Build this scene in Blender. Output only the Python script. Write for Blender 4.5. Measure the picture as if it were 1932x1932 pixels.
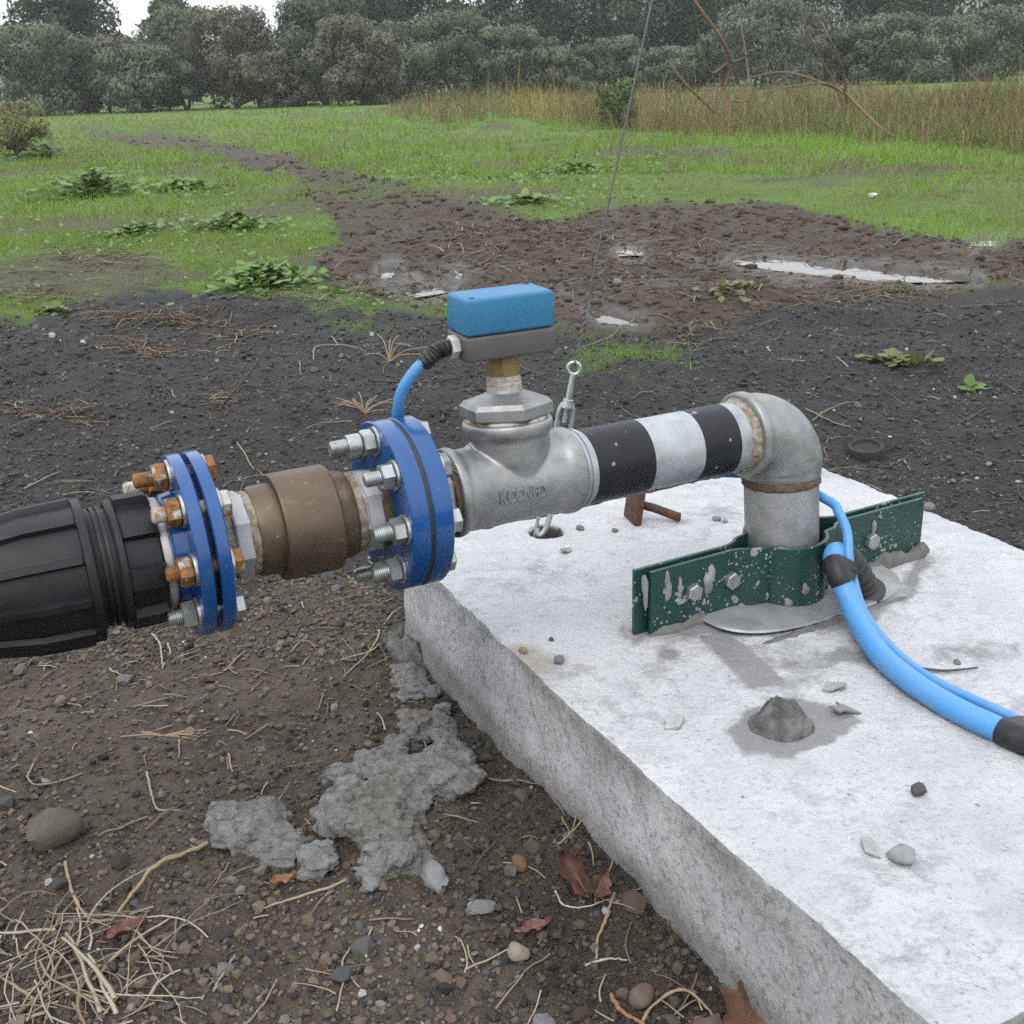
import bpy, bmesh, math, random
import numpy as np
from mathutils import Matrix, Vector

for _o in list(bpy.data.objects):
    bpy.data.objects.remove(_o)
rng = np.random.default_rng(7)
random.seed(7)
S = bpy.context.scene
COL = S.collection

# ------------------------------------------------------------------ camera
CAM_H = 0.825
PITCH, ROLL = math.radians(21.0), math.radians(2.0)
FPX, CPX = 2120.0, 966.0            # focal length and centre in a 1932 px square picture
_fwd = np.array([0, math.cos(PITCH), -math.sin(PITCH)])
_r0 = np.array([1.0, 0, 0]); _u0 = np.array([0, math.sin(PITCH), math.cos(PITCH)])
_right = _r0 * math.cos(ROLL) - _u0 * math.sin(ROLL)
_up = _u0 * math.cos(ROLL) + _r0 * math.sin(ROLL)
CAMP = np.array([0, 0, CAM_H])
cam = bpy.data.cameras.new('camera')
cam.sensor_width = 36.0
cam.lens = FPX / (2 * CPX) * 36.0
cam.clip_start = 0.02
cam.clip_end = 5000
cam.dof.use_dof = True
cam.dof.focus_distance = 1.45
cam.dof.aperture_fstop = 24.0
camo = bpy.data.objects.new('camera', cam)
COL.objects.link(camo)
camo.matrix_world = Matrix(((_right[0], _up[0], -_fwd[0], 0), (_right[1], _up[1], -_fwd[1], 0),
                            (_right[2], _up[2], -_fwd[2], CAM_H), (0, 0, 0, 1)))
S.camera = camo

# ------------------------------------------------------------------ world, sun, exposure
SUN_EL, SUN_AZ = math.radians(55), math.radians(200)
world = bpy.data.worlds.new('World'); S.world = world; world.use_nodes = True
wn = world.node_tree; wn.nodes.clear()
def _w(t): return wn.nodes.new(t)
w_out = _w('ShaderNodeOutputWorld'); w_mix = _w('ShaderNodeMixShader')
w_b1 = _w('ShaderNodeBackground'); w_b2 = _w('ShaderNodeBackground')
w_sky = _w('ShaderNodeTexSky'); w_sky.sky_type = 'NISHITA'; w_sky.sun_disc = False
w_sky.sun_elevation = SUN_EL; w_sky.sun_rotation = SUN_AZ
w_sky.air_density = 1.6; w_sky.dust_density = 5.0
w_b1.inputs['Strength'].default_value = 0.12
wn.links.new(w_sky.outputs[0], w_b1.inputs['Color'])
# overcast cloud deck: brighter overhead, slightly uneven
w_tc = _w('ShaderNodeTexCoord'); w_sep = _w('ShaderNodeSeparateXYZ'); w_ramp = _w('ShaderNodeValToRGB')
wn.links.new(w_tc.outputs['Generated'], w_sep.inputs[0]); wn.links.new(w_sep.outputs['Z'], w_ramp.inputs[0])
w_ramp.color_ramp.elements[0].position = 0.0; w_ramp.color_ramp.elements[0].color = (0.86, 0.885, 0.92, 1)
w_ramp.color_ramp.elements[1].position = 1.0; w_ramp.color_ramp.elements[1].color = (1.25, 1.30, 1.38, 1)
w_noi = _w('ShaderNodeTexNoise'); w_noi.inputs['Scale'].default_value = 2.2; w_noi.inputs['Detail'].default_value = 5
wn.links.new(w_tc.outputs['Generated'], w_noi.inputs['Vector'])
w_mr = _w('ShaderNodeMapRange'); w_mr.inputs['To Min'].default_value = 0.86; w_mr.inputs['To Max'].default_value = 1.14
wn.links.new(w_noi.outputs['Fac'], w_mr.inputs['Value'])
w_mul = _w('ShaderNodeMixRGB'); w_mul.blend_type = 'MULTIPLY'; w_mul.inputs[0].default_value = 1.0
wn.links.new(w_ramp.outputs[0], w_mul.inputs[1]); wn.links.new(w_mr.outputs[0], w_mul.inputs[2])
wn.links.new(w_mul.outputs[0], w_b2.inputs['Color'])
w_b2.inputs['Strength'].default_value = 1.0
w_mix.inputs[0].default_value = 0.88
wn.links.new(w_b1.outputs[0], w_mix.inputs[1]); wn.links.new(w_b2.outputs[0], w_mix.inputs[2])
wn.links.new(w_mix.outputs[0], w_out.inputs['Surface'])

sun = bpy.data.lights.new('sun', 'SUN'); sun.energy = 0.9; sun.angle = math.radians(35); sun.color = (1, 0.97, 0.93)
suno = bpy.data.objects.new('sun', sun); COL.objects.link(suno)
_sd = Vector((math.sin(SUN_AZ) * math.cos(SUN_EL), math.cos(SUN_AZ) * math.cos(SUN_EL), math.sin(SUN_EL)))
suno.rotation_euler = _sd.to_track_quat('Z', 'Y').to_euler()

vs = S.view_settings
vs.view_transform = 'Standard'; vs.look = 'None'; vs.gamma = 1.0; vs.use_curve_mapping = False
vs.exposure = 0.82
S.render.engine = 'CYCLES'
S.cycles.use_denoising = False
S.cycles.use_adaptive_sampling = True
S.cycles.adaptive_threshold = 0.025; S.cycles.adaptive_min_samples = 40
S.cycles.use_light_tree = False
S.cycles.max_bounces = 4; S.cycles.diffuse_bounces = 2; S.cycles.glossy_bounces = 3
S.cycles.transmission_bounces = 3; S.cycles.transparent_max_bounces = 6; S.cycles.volume_bounces = 1
S.cycles.caustics_reflective = False; S.cycles.caustics_refractive = False

# ------------------------------------------------------------------ layout helpers
def ray(x, y):
    return _right * ((x - CPX) / FPX) - _up * ((y - CPX) / FPX) + _fwd
def gp(x, y, z=0.0):
    """point of the horizontal plane at height z on the sight line of picture point x, y"""
    d = ray(x, y); return CAMP + d * ((z - CAM_H) / d[2])
def at_depth(x, y, Y):
    d = ray(x, y); return CAMP + d * (Y / d[1])
def to_pic(p):
    q = np.asarray(p, float) - CAMP
    zc = q @ _fwd
    zs = np.where(np.abs(zc) < 1e-6, 1e-6, zc)
    return np.stack([q @ _right / zs * FPX + CPX, -(q @ _up) / zs * FPX + CPX, zc], -1)

def _hash(ix, iy, seed):
    n = (ix.astype(np.int64) * 374761393 + iy.astype(np.int64) * 668265263 + seed * 1442695041) & 0x7fffffff
    n = ((n ^ (n >> 13)) * 1274126177) & 0x7fffffff
    n = (n ^ (n >> 16)) & 0xffff
    return n / 65535.0
def vnoise(x, y, seed=0):
    x = np.asarray(x, float); y = np.asarray(y, float)
    ix = np.floor(x); iy = np.floor(y); fx = x - ix; fy = y - iy
    fx = fx * fx * (3 - 2 * fx); fy = fy * fy * (3 - 2 * fy)
    a = _hash(ix, iy, seed); b = _hash(ix + 1, iy, seed); c = _hash(ix, iy + 1, seed); d = _hash(ix + 1, iy + 1, seed)
    return (a + (b - a) * fx) * (1 - fy) + (c + (d - c) * fx) * fy
def fbm(x, y, seed=0, octv=4, gain=0.5):
    s = 0; a = 1.0; t = 0
    for k in range(octv):
        s = s + a * (vnoise(np.asarray(x) * 2 ** k + 17.3 * k, np.asarray(y) * 2 ** k - 9.1 * k, seed + k) - 0.5); t += a; a *= gain
    return s / t * 2
def sstep(a, b, v):
    t = np.clip((v - a) / (b - a), 0, 1); return t * t * (3 - 2 * t)
def sdist_poly(px, py, poly):
    """signed distance to a polygon, positive inside"""
    poly = np.asarray(poly, float); n = len(poly)
    d = np.full(px.shape, 1e9); inside = np.zeros(px.shape, bool)
    for i in range(n):
        x0, y0 = poly[i]; x1, y1 = poly[(i + 1) % n]
        ex, ey = x1 - x0, y1 - y0
        t = np.clip(((px - x0) * ex + (py - y0) * ey) / (ex * ex + ey * ey + 1e-12), 0, 1)
        d = np.minimum(d, np.hypot(px - x0 - t * ex, py - y0 - t * ey))
        c = (y0 > py) != (y1 > py)
        xi = x0 + (py - y0) * ex / (ey if abs(ey) > 1e-12 else 1e-12)
        inside ^= c & (px < xi)
    return np.where(inside, d, -d)

# ------------------------------------------------------------------ mesh helpers
class MB:
    def __init__(self): self.v = []; self.f = []; self.n = 0; self.m = []
    def add(self, V, F, mi=0):
        V = np.asarray(V, float).reshape(-1, 3)
        self.v.append(V); o = self.n
        for f in F: self.f.append(tuple(int(i) + o for i in f)); self.m.append(mi)
        self.n += len(V); return self
    def done(self): return np.concatenate(self.v), self.f

def obj(name, VF, mat, parent=None, smooth=35, col=None):
    V, F = VF if not isinstance(VF, MB) else VF.done()
    me = bpy.data.meshes.new(name)
    me.from_pydata(np.asarray(V).tolist() if not isinstance(V, list) else V, [], F)
    mats = mat if isinstance(mat, (list, tuple)) else [mat]
    for m in mats: me.materials.append(m)
    if isinstance(VF, MB) and len(mats) > 1: me.polygons.foreach_set('material_index', VF.m)
    if smooth:
        me.polygons.foreach_set('use_smooth', np.ones(len(me.polygons), bool))
        try: me.set_sharp_from_angle(angle=math.radians(smooth))
        except Exception: pass
    if col is not None:
        a = me.color_attributes.new('col', 'FLOAT_COLOR', 'POINT')
        c = np.ones((len(V), 4), np.float32); c[:, :col.shape[1]] = col
        a.data.foreach_set('color', c.ravel())
    me.update()
    o = bpy.data.objects.new(name, me); COL.objects.link(o)
    if parent is not None: o.parent = parent
    return o
def fast_obj(name, V, faces, mat, col=None, smooth=False, parent=None):
    """faces: (n, k) integer array, all of one size"""
    me = bpy.data.meshes.new(name); V = np.asarray(V, np.float32); faces = np.asarray(faces, np.int32)
    nf, k = faces.shape
    me.vertices.add(len(V)); me.vertices.foreach_set('co', V.ravel())
    me.loops.add(nf * k); me.loops.foreach_set('vertex_index', faces.ravel())
    me.polygons.add(nf); me.polygons.foreach_set('loop_start', np.arange(0, nf * k, k, dtype=np.int32))
    me.polygons.foreach_set('loop_total', np.full(nf, k, np.int32))
    me.polygons.foreach_set('use_smooth', np.full(nf, bool(smooth)))
    if col is not None:
        a = me.color_attributes.new('col', 'FLOAT_COLOR', 'POINT')
        c = np.ones((len(V), 4), np.float32); c[:, :col.shape[1]] = col
        a.data.foreach_set('color', c.ravel())
    me.update(calc_edges=True)
    for m in (mat if isinstance(mat, (list, tuple)) else [mat]): me.materials.append(m)
    o = bpy.data.objects.new(name, me); COL.objects.link(o)
    if parent is not None: o.parent = parent
    return o
def tag(o, label=None, cat=None, group=None, kind=None):
    if label: o['label'] = label
    if cat: o['category'] = cat
    if group: o['group'] = group
    if kind: o['kind'] = kind
    return o
def empty(name, loc=(0, 0, 0), M=None):
    o = bpy.data.objects.new(name, None); o.empty_display_size = 0.05; COL.objects.link(o)
    if M is not None: o.matrix_world = M
    else: o.location = loc
    return o
def basis(axis):
    a = np.asarray(axis, float); a = a / np.linalg.norm(a)
    h = np.array([0, 0, 1.0]) if abs(a[2]) < 0.9 else np.array([1.0, 0, 0])
    x = np.cross(h, a); x /= np.linalg.norm(x); y = np.cross(a, x)
    return np.stack([x, y, a], 1)
def lathe(prof, seg=48, origin=(0, 0, 0), axis=(0, 0, 1), phase=0.0, cap=True, B=None):
    """prof: (s, r) along the axis"""
    th = np.arange(seg) / seg * 2 * math.pi + phase
    B = basis(axis) if B is None else B
    V = []
    for s, r in prof:
        V.append(np.stack([r * np.cos(th), r * np.sin(th), np.full(seg, s)], 1))
    V = np.concatenate(V) @ B.T + np.asarray(origin, float)
    F = []
    n = len(prof)
    for i in range(n - 1):
        for j in range(seg):
            k = (j + 1) % seg
            F.append((i * seg + j, i * seg + k, (i + 1) * seg + k, (i + 1) * seg + j))
    if cap:
        F.append(tuple(range(seg - 1, -1, -1))); F.append(tuple((n - 1) * seg + j for j in range(seg)))
    return V, F
BX = np.array([[0, 0, 1.0], [1, 0, 0], [0, 1, 0]])    # local z -> +X, local x -> +Y, local y -> +Z
def lx(prof, seg=56, oy=0, oz=0, **k): return lathe(prof, seg, (0, oy, oz), B=BX, **k)
def tube(path, rad, seg=10, cap=True):
    P = np.asarray(path, float); n = len(P)
    R = np.full(n, rad) if np.isscalar(rad) else np.asarray(rad, float)
    T = np.gradient(P, axis=0); T /= np.linalg.norm(T, axis=1)[:, None] + 1e-12
    x = basis(T[0])[:, 0]; V = []
    th = np.arange(seg) / seg * 2 * math.pi
    for i in range(n):
        x = x - T[i] * (x @ T[i]); x /= np.linalg.norm(x) + 1e-12; y = np.cross(T[i], x)
        V.append(P[i] + R[i] * (np.cos(th)[:, None] * x + np.sin(th)[:, None] * y))
    F = []
    for i in range(n - 1):
        for j in range(seg):
            k = (j + 1) % seg
            F.append((i * seg + j, i * seg + k, (i + 1) * seg + k, (i + 1) * seg + j))
    if cap:
        F.append(tuple(range(seg - 1, -1, -1))); F.append(tuple((n - 1) * seg + j for j in range(seg)))
    return np.concatenate(V), F
def spline(pts, n=40):
    P = np.asarray(pts, float); m = len(P)
    Q = np.concatenate([[2 * P[0] - P[1]], P, [2 * P[-1] - P[-2]]])
    out = []
    for i in range(m - 1):
        k = max(2, int(round(n / (m - 1))))
        for t in np.arange(k) / k:
            a, b, c, d = Q[i], Q[i + 1], Q[i + 2], Q[i + 3]
            out.append(0.5 * (2 * b + (c - a) * t + (2 * a - 5 * b + 4 * c - d) * t ** 2 + (-a + 3 * b - 3 * c + d) * t ** 3))
    out.append(P[-1]); return np.array(out)
def rbox(c, d, bev=0.003, seg=3, M=None, taper=0.0):
    """bevelled box, size d about centre c; taper narrows the top"""
    bm = bmesh.new(); bmesh.ops.create_cube(bm, size=1.0)
    for v in bm.verts:
        k = taper * d[2] if v.co.z > 0 else 0
        v.co = Vector((v.co.x * (d[0] - 2 * k), v.co.y * (d[1] - 2 * k), v.co.z * d[2]))
    if bev: bmesh.ops.bevel(bm, geom=list(bm.edges), offset=bev, segments=seg, profile=0.5, affect='EDGES')
    bm.verts.index_update()
    V = np.array([v.co[:] for v in bm.verts]); F = [tuple(v.index for v in f.verts) for f in bm.faces]; bm.free()
    if M is not None: V = V @ np.asarray(M).T
    return V + np.asarray(c, float), F
_ico = {}
def ico(sub):
    if sub not in _ico:
        bm = bmesh.new(); bmesh.ops.create_icosphere(bm, subdivisions=sub, radius=1.0); bm.verts.index_update()
        _ico[sub] = (np.array([v.co[:] for v in bm.verts]), np.array([[v.index for v in f.verts] for f in bm.faces])); bm.free()
    return _ico[sub]
def rock(r, sub=3, rough=0.25, seed=0, flat=1.0):
    V, F = ico(sub); s = seed * 3.7
    n = fbm(V[:, 0] * 1.3 + s, V[:, 1] * 1.3 + V[:, 2] * 1.7, seed, 4) + 0.6 * fbm(V[:, 2] * 2.9 - s, V[:, 0] * 2.2 + V[:, 1], seed + 5, 3)
    W = V * (1 + rough * n)[:, None] * np.asarray(r)
    # a few flat broken faces
    g = np.random.default_rng(seed)
    for _ in range(5):
        nrm = g.normal(size=3); nrm /= np.linalg.norm(nrm); nr = np.asarray(r) * np.ones(3)
        h = np.linalg.norm(nr * nrm) * g.uniform(0.62, 0.85); d = W @ nrm - h
        W = W - np.outer(np.clip(d, 0, None) * 0.85, nrm)
    return W, F
def rotz(a):
    c, s = math.cos(a), math.sin(a); return np.array([[c, -s, 0], [s, c, 0], [0, 0, 1.0]])

# ------------------------------------------------------------------ material helpers
class NT:
    def __init__(self, name):
        self.m = bpy.data.materials.new(name); self.m.use_nodes = True
        self.t = self.m.node_tree; self.t.nodes.clear()
        self.out = self.n('ShaderNodeOutputMaterial'); self.b = self.n('ShaderNodeBsdfPrincipled')
        self.l(self.b.outputs[0], self.out.inputs['Surface'])
    def n(self, t, **k):
        o = self.t.nodes.new(t)
        for a, b in k.items(): setattr(o, a, b)
        return o
    def l(self, a, b): self.t.links.new(a, b)
    def co(self, kind='Object'): return self.n('ShaderNodeTexCoord').outputs[kind]
    def noise(self, scale, detail=4, rough=0.55, vec=None, dist=0.0):
        o = self.n('ShaderNodeTexNoise'); o.inputs['Scale'].default_value = scale; o.inputs['Detail'].default_value = detail
        o.inputs['Roughness'].default_value = rough; o.inputs['Distortion'].default_value = dist
        self.l(vec if vec is not None else self.co(), o.inputs['Vector']); return o.outputs['Fac']
    def vor(self, scale, vec=None, feature='F1', out='Distance', rnd=1.0):
        o = self.n('ShaderNodeTexVoronoi', feature=feature); o.inputs['Scale'].default_value = scale
        o.inputs['Randomness'].default_value = rnd
        self.l(vec if vec is not None else self.co(), o.inputs['Vector']); return o.outputs[out]
    def ramp(self, f, stops):
        o = self.n('ShaderNodeValToRGB'); e = o.color_ramp.elements
        while len(e) < len(stops): e.new(0.5)
        for k, (p, c) in enumerate(stops):
            e[k].position = p; e[k].color = tuple(c) + (1,) if not np.isscalar(c) else (c, c, c, 1)
        self.l(f, o.inputs[0]); return o.outputs[0]
    def mix(self, f, a, b, mode='MIX'):
        o = self.n('ShaderNodeMixRGB', blend_type=mode)
        for s, v in ((0, f), (1, a), (2, b)):
            if hasattr(v, 'links') or hasattr(v, 'is_linked'): self.l(v, o.inputs[s])
            elif np.isscalar(v): o.inputs[s].default_value = v if s == 0 else (v, v, v, 1)
            else: o.inputs[s].default_value = tuple(v) + (1,)
        return o.outputs[0]
    def math(self, op, a, b=0.0):
        o = self.n('ShaderNodeMath', operation=op)
        for s, v in ((0, a), (1, b)):
            if hasattr(v, 'is_linked'): self.l(v, o.inputs[s])
            else: o.inputs[s].default_value = v
        return o.outputs[0]
    def attr(self, name='col'): return self.n('ShaderNodeAttribute', attribute_name=name)
    def set(self, k, v):
        if hasattr(v, 'is_linked'): self.l(v, self.b.inputs[k])
        elif np.isscalar(v): self.b.inputs[k].default_value = v
        else: self.b.inputs[k].default_value = tuple(v) + (1,)
    def bump(self, h, strength=0.3, dist=0.002):
        o = self.n('ShaderNodeBump'); o.inputs['Strength'].default_value = strength; o.inputs['Distance'].default_value = dist
        self.l(h, o.inputs['Height']); self.l(o.outputs[0], self.b.inputs['Normal'])

def m_simple(name, c0, c1, rough=0.6, metal=0.0, scale=60, bump=0.0, bscale=300, spec=0.5, rvar=0.12, bd=0.001):
    t = NT(name)
    t.set('Base Color', t.mix(t.ramp(t.noise(scale, 5), [(0.3, 0.0), (0.7, 1.0)]), c0, c1))
    t.set('Metallic', metal); t.b.inputs['Specular IOR Level'].default_value = spec
    t.set('Roughness', t.math('ADD', t.math('MULTIPLY', t.noise(scale * 0.6, 4), rvar * 2), rough - rvar))
    if bump: t.bump(t.noise(bscale, 4), bump, bd)
    return t.m
def m_attr(name, rough=0.8, spec=0.3, scale=200, var=0.25, trans=0.0, bump=0.0, bscale=300, bd=0.001):
    t = NT(name); a = t.attr()
    f = t.math('ADD', t.math('MULTIPLY', t.noise(scale, 3), 2 * var), 1 - var)
    c = t.mix(1.0, a.outputs['Color'], f, 'MULTIPLY')
    t.set('Base Color', c); t.set('Roughness', rough); t.b.inputs['Specular IOR Level'].default_value = spec
    if bump: t.bump(t.noise(bscale, 4), bump, bd)
    if trans:
        tr = t.n('ShaderNodeBsdfTranslucent'); t.l(c, tr.inputs['Color'])
        mx = t.n('ShaderNodeMixShader'); mx.inputs[0].default_value = trans
        t.l(t.b.outputs[0], mx.inputs[1]); t.l(tr.outputs[0], mx.inputs[2]); t.l(mx.outputs[0], t.out.inputs['Surface'])
    return t.m

M = {}
def galv(name, a, b, rough=0.42, metal=0.55, stain=0.0):
    t = NT(name)
    c = t.mix(t.ramp(t.noise(28, 6, 0.6), [(0.32, 0.0), (0.68, 1.0)]), a, b)
    c = t.mix(t.ramp(t.vor(170, out='Color'), [(0.0, 0.0), (1.0, 0.22)]), c, tuple(x * 1.35 for x in b))
    # dark pits and scuffs
    pit = t.ramp(t.noise(420, 3, 0.6), [(0.66, 0.0), (0.74, 1.0)])
    c = t.mix(t.math('MULTIPLY', pit, 0.55), c, (0.05, 0.05, 0.05))
    if stain:
        s = t.ramp(t.noise(16, 5, 0.7, dist=1.5), [(0.56, 0.0), (0.74, 1.0)])
        c = t.mix(t.math('MULTIPLY', s, stain), c, (0.22, 0.15, 0.075))
    t.set('Base Color', c); t.set('Metallic', metal)
    t.set('Roughness', t.math('ADD', t.math('MULTIPLY', t.noise(40, 4), 0.3), rough - 0.12))
    t.bump(t.noise(350, 4), 0.25, 0.0006)
    return t.m
M['cast'] = galv('galvanised_casting', (0.17, 0.175, 0.178), (0.29, 0.295, 0.298), 0.44, 0.72, 0.35)
M['pipe'] = galv('galvanised_pipe', (0.23, 0.245, 0.255), (0.36, 0.375, 0.39), 0.42, 0.55, 0.1)
M['riser'] = galv('galvanised_riser', (0.19, 0.195, 0.20), (0.31, 0.315, 0.32), 0.45, 0.6, 0.5)
M['zinc'] = m_simple('zinc_bolt', (0.27, 0.285, 0.285), (0.40, 0.42, 0.42), 0.34, 0.75, 90, 0.1, 500)
M['nipple'] = m_simple('painted_nipple', (0.28, 0.28, 0.295), (0.37, 0.37, 0.39), 0.5, 0.35, 40, 0.2, 250)
M['disc'] = m_simple('galvanised_plate', (0.24, 0.25, 0.255), (0.42, 0.43, 0.435), 0.45, 0.5, 22, 0.1, 200)
def _bronze():
    t = NT('aged_bronze')
    c = t.mix(t.ramp(t.noise(16, 6, 0.6), [(0.3, 0.0), (0.7, 1.0)]), (0.072, 0.054, 0.036), (0.125, 0.090, 0.056))
    c = t.mix(t.ramp(t.noise(34, 5, 0.65, dist=0.8), [(0.58, 0.0), (0.72, 0.55)]), c, (0.24, 0.16, 0.075))
    c = t.mix(t.ramp(t.noise(220, 3), [(0.68, 0.0), (0.75, 0.7)]), c, (0.3, 0.27, 0.22))
    t.set('Base Color', c); t.set('Metallic', 0.55)
    t.set('Roughness', t.math('ADD', t.math('MULTIPLY', t.noise(30, 4), 0.3), 0.32)); t.bump(t.noise(500, 3), 0.12, 0.0004)
    return t.m
M['bronze'] = _bronze()
M['brass'] = m_simple('dull_brass', (0.17, 0.115, 0.05), (0.23, 0.16, 0.075), 0.5, 0.4, 30, 0.1, 300)
def _bluepaint():
    t = NT('blue_enamel')
    c = t.mix(t.ramp(t.noise(14, 4), [(0.35, 0.0), (0.65, 1.0)]), (0.003, 0.044, 0.165), (0.004, 0.058, 0.205))
    chip = t.ramp(t.noise(120, 4, 0.65), [(0.67, 0.0), (0.70, 1.0)])
    c = t.mix(t.math('MULTIPLY', chip, 0.35), c, (0.25, 0.3, 0.4))
    dust = t.ramp(t.noise(36, 5, 0.7), [(0.5, 0.0), (0.8, 1.0)])
    c = t.mix(t.math('MULTIPLY', dust, 0.3), c, (0.09, 0.10, 0.13))
    t.set('Base Color', c); t.set('Roughness', t.math('ADD', t.math('MULTIPLY', dust, 0.3), 0.22))
    t.b.inputs['Coat Weight'].default_value = 0.15; t.bump(t.noise(90, 3), 0.05, 0.001)
    return t.m
M['blue'] = _bluepaint()
def _rusty(name, amt):
    t = NT(name)
    z = t.mix(t.noise(80, 3), (0.33, 0.33, 0.31), (0.42, 0.42, 0.4))
    r = t.mix(t.ramp(t.noise(140, 5, 0.65), [(0.35, 0.0), (0.65, 1.0)]), (0.075, 0.035, 0.014), (0.27, 0.115, 0.022))
    f = t.ramp(t.noise(70, 4, 0.6), [(amt - 0.06, 0.0), (amt + 0.06, 1.0)])
    t.set('Base Color', t.mix(f, z, r)); t.set('Metallic', 0.15); t.set('Roughness', 0.65); t.bump(t.noise(500, 4), 0.4, 0.0006)
    return t.m
M['rust'] = _rusty('rusty_orange_bolt', 0.38)
M['halfrust'] = _rusty('half_rusty_bolt', 0.52)
M['darkrust'] = m_simple('dark_rust', (0.028, 0.02, 0.016), (0.12, 0.05, 0.022), 0.8, 0.1, 55, 0.5, 350)
M['hemp'] = m_simple('hemp_and_paste', (0.30, 0.275, 0.22), (0.09, 0.066, 0.038), 0.8, 0, 140, 0.7, 400)
M['rustseal'] = m_simple('rust_stained_seal', (0.11, 0.075, 0.035), (0.045, 0.034, 0.026), 0.8, 0, 110, 0.6, 400)
M['ptfe'] = m_simple('white_thread_tape', (0.42, 0.40, 0.37), (0.27, 0.22, 0.17), 0.7, 0, 160, 0.6, 400)
M['black'] = m_simple('black_plastic', (0.006, 0.0065, 0.0078), (0.014, 0.0145, 0.0165), 0.5, 0, 30, 0.08, 300, 0.28)
M['rubber'] = m_simple('black_rubber', (0.012, 0.012, 0.012), (0.022, 0.022, 0.022), 0.6, 0, 60, 0.2, 200)
def _tapeband():
    t = NT('black_tape'); v = t.co()
    c = t.mix(t.noise(30, 4), (0.007, 0.0075, 0.011), (0.013, 0.0135, 0.019))
    m = t.n('ShaderNodeMapping'); t.l(v, m.inputs[0])
    n1 = t.vor(75, m.outputs[0]); n2 = t.noise(22, 3)
    sp = t.math('LESS_THAN', n1, t.math('MULTIPLY', t.math('SUBTRACT', n2, 0.42), 1.1))
    t.set('Base Color', t.mix(t.math('MULTIPLY', sp, 0.85), c, (0.2, 0.2, 0.205))); t.set('Roughness', 0.45); t.b.inputs['Specular IOR Level'].default_value = 0.28
    t.bump(t.noise(60, 3), 0.08, 0.001); return t.m
M['tapeband'] = _tapeband()
M['tape'] = m_simple('electrical_tape', (0.010, 0.010, 0.011), (0.024, 0.024, 0.026), 0.42, 0, 60, 0.4, 120, 0.3)
def _cable(name, a, b):
    t = NT(name); d = t.ramp(t.noise(24, 5, 0.65), [(0.48, 0.0), (0.78, 1.0)])
    c = t.mix(t.noise(9, 2), a, b); c = t.mix(t.math('MULTIPLY', d, 0.35), c, (0.2, 0.22, 0.24))
    t.set('Base Color', c); t.set('Roughness', t.math('ADD', t.math('MULTIPLY', d, 0.25), 0.4)); return t.m
M['cable'] = _cable('blue_cable_sheath', (0.050, 0.205, 0.455), (0.062, 0.235, 0.50))
M['lid'] = m_simple('blue_box_lid', (0.020, 0.125, 0.245), (0.025, 0.145, 0.275), 0.5, 0, 20, 0.25, 900, 0.4, bd=0.0004)
M['boxbase'] = m_simple('grey_box_base', (0.072, 0.068, 0.066), (0.085, 0.081, 0.079), 0.55, 0, 20, 0.25, 900, 0.4, bd=0.0004)
M['gland'] = m_simple('grey_gland', (0.36, 0.36, 0.36), (0.42, 0.42, 0.42), 0.45, 0, 40)
M['darkhole'] = m_simple('dark_recess', (0.012, 0.012, 0.012), (0.02, 0.02, 0.02), 0.6)
def _green():
    t = NT('green_paint_with_cement_splash'); v = t.co()
    c = t.mix(t.noise(20, 4), (0.006, 0.034, 0.028), (0.009, 0.044, 0.036))
    w = t.mix(0.012, v, t.n('ShaderNodeTexNoise').outputs['Color'])
    d1 = t.vor(150, w); k1 = t.noise(18, 3)
    s1 = t.math('LESS_THAN', d1, t.math('MULTIPLY', t.math('SUBTRACT', k1, 0.36), 1.2))
    d2 = t.vor(52, w); k2 = t.noise(31, 2)
    s2 = t.math('LESS_THAN', d2, t.math('MULTIPLY', t.math('SUBTRACT', k2, 0.44), 1.3))
    s = t.math('MAXIMUM', s1, s2)
    g = t.mix(t.noise(200, 3), (0.17, 0.175, 0.165), (0.26, 0.265, 0.255))
    t.set('Base Color', t.mix(s, c, g)); t.set('Roughness', t.math('ADD', t.math('MULTIPLY', s, 0.45), 0.38))
    t.bump(s, 0.35, 0.0012); return t.m
M['green'] = _green()
M['greenplain'] = m_simple('green_edge_paint', (0.012, 0.05, 0.04), (0.06, 0.085, 0.075), 0.5, 0, 50, 0.1)
M['mortar'] = m_simple('damp_mortar', (0.07, 0.068, 0.065), (0.13, 0.127, 0.122), 0.9, 0, 60, 0.7, 250)
M['cement'] = m_simple('dried_cement', (0.14, 0.14, 0.138), (0.24, 0.24, 0.235), 0.9, 0, 60, 0.5, 300)
M['lump'] = m_simple('dark_concrete_lump', (0.045, 0.044, 0.043), (0.15, 0.15, 0.148), 0.9, 0, 55, 0.9, 240, 0.3, bd=0.003)
def _spill():
    t = NT('rough_spilled_concrete')
    c = t.mix(t.ramp(t.noise(70, 6, 0.7), [(0.3, 0.0), (0.7, 1.0)]), (0.085, 0.083, 0.077), (0.255, 0.257, 0.258))
    c = t.mix(t.ramp(t.noise(9, 4), [(0.45, 0.0), (0.65, 0.5)]), c, (0.12, 0.105, 0.08))
    t.set('Base Color', c); t.set('Roughness', 0.9); t.b.inputs['Specular IOR Level'].default_value = 0.3
    t.bump(t.noise(160, 5, 0.7), 0.9, 0.006); return t.m
M['spill'] = _spill()
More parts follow.
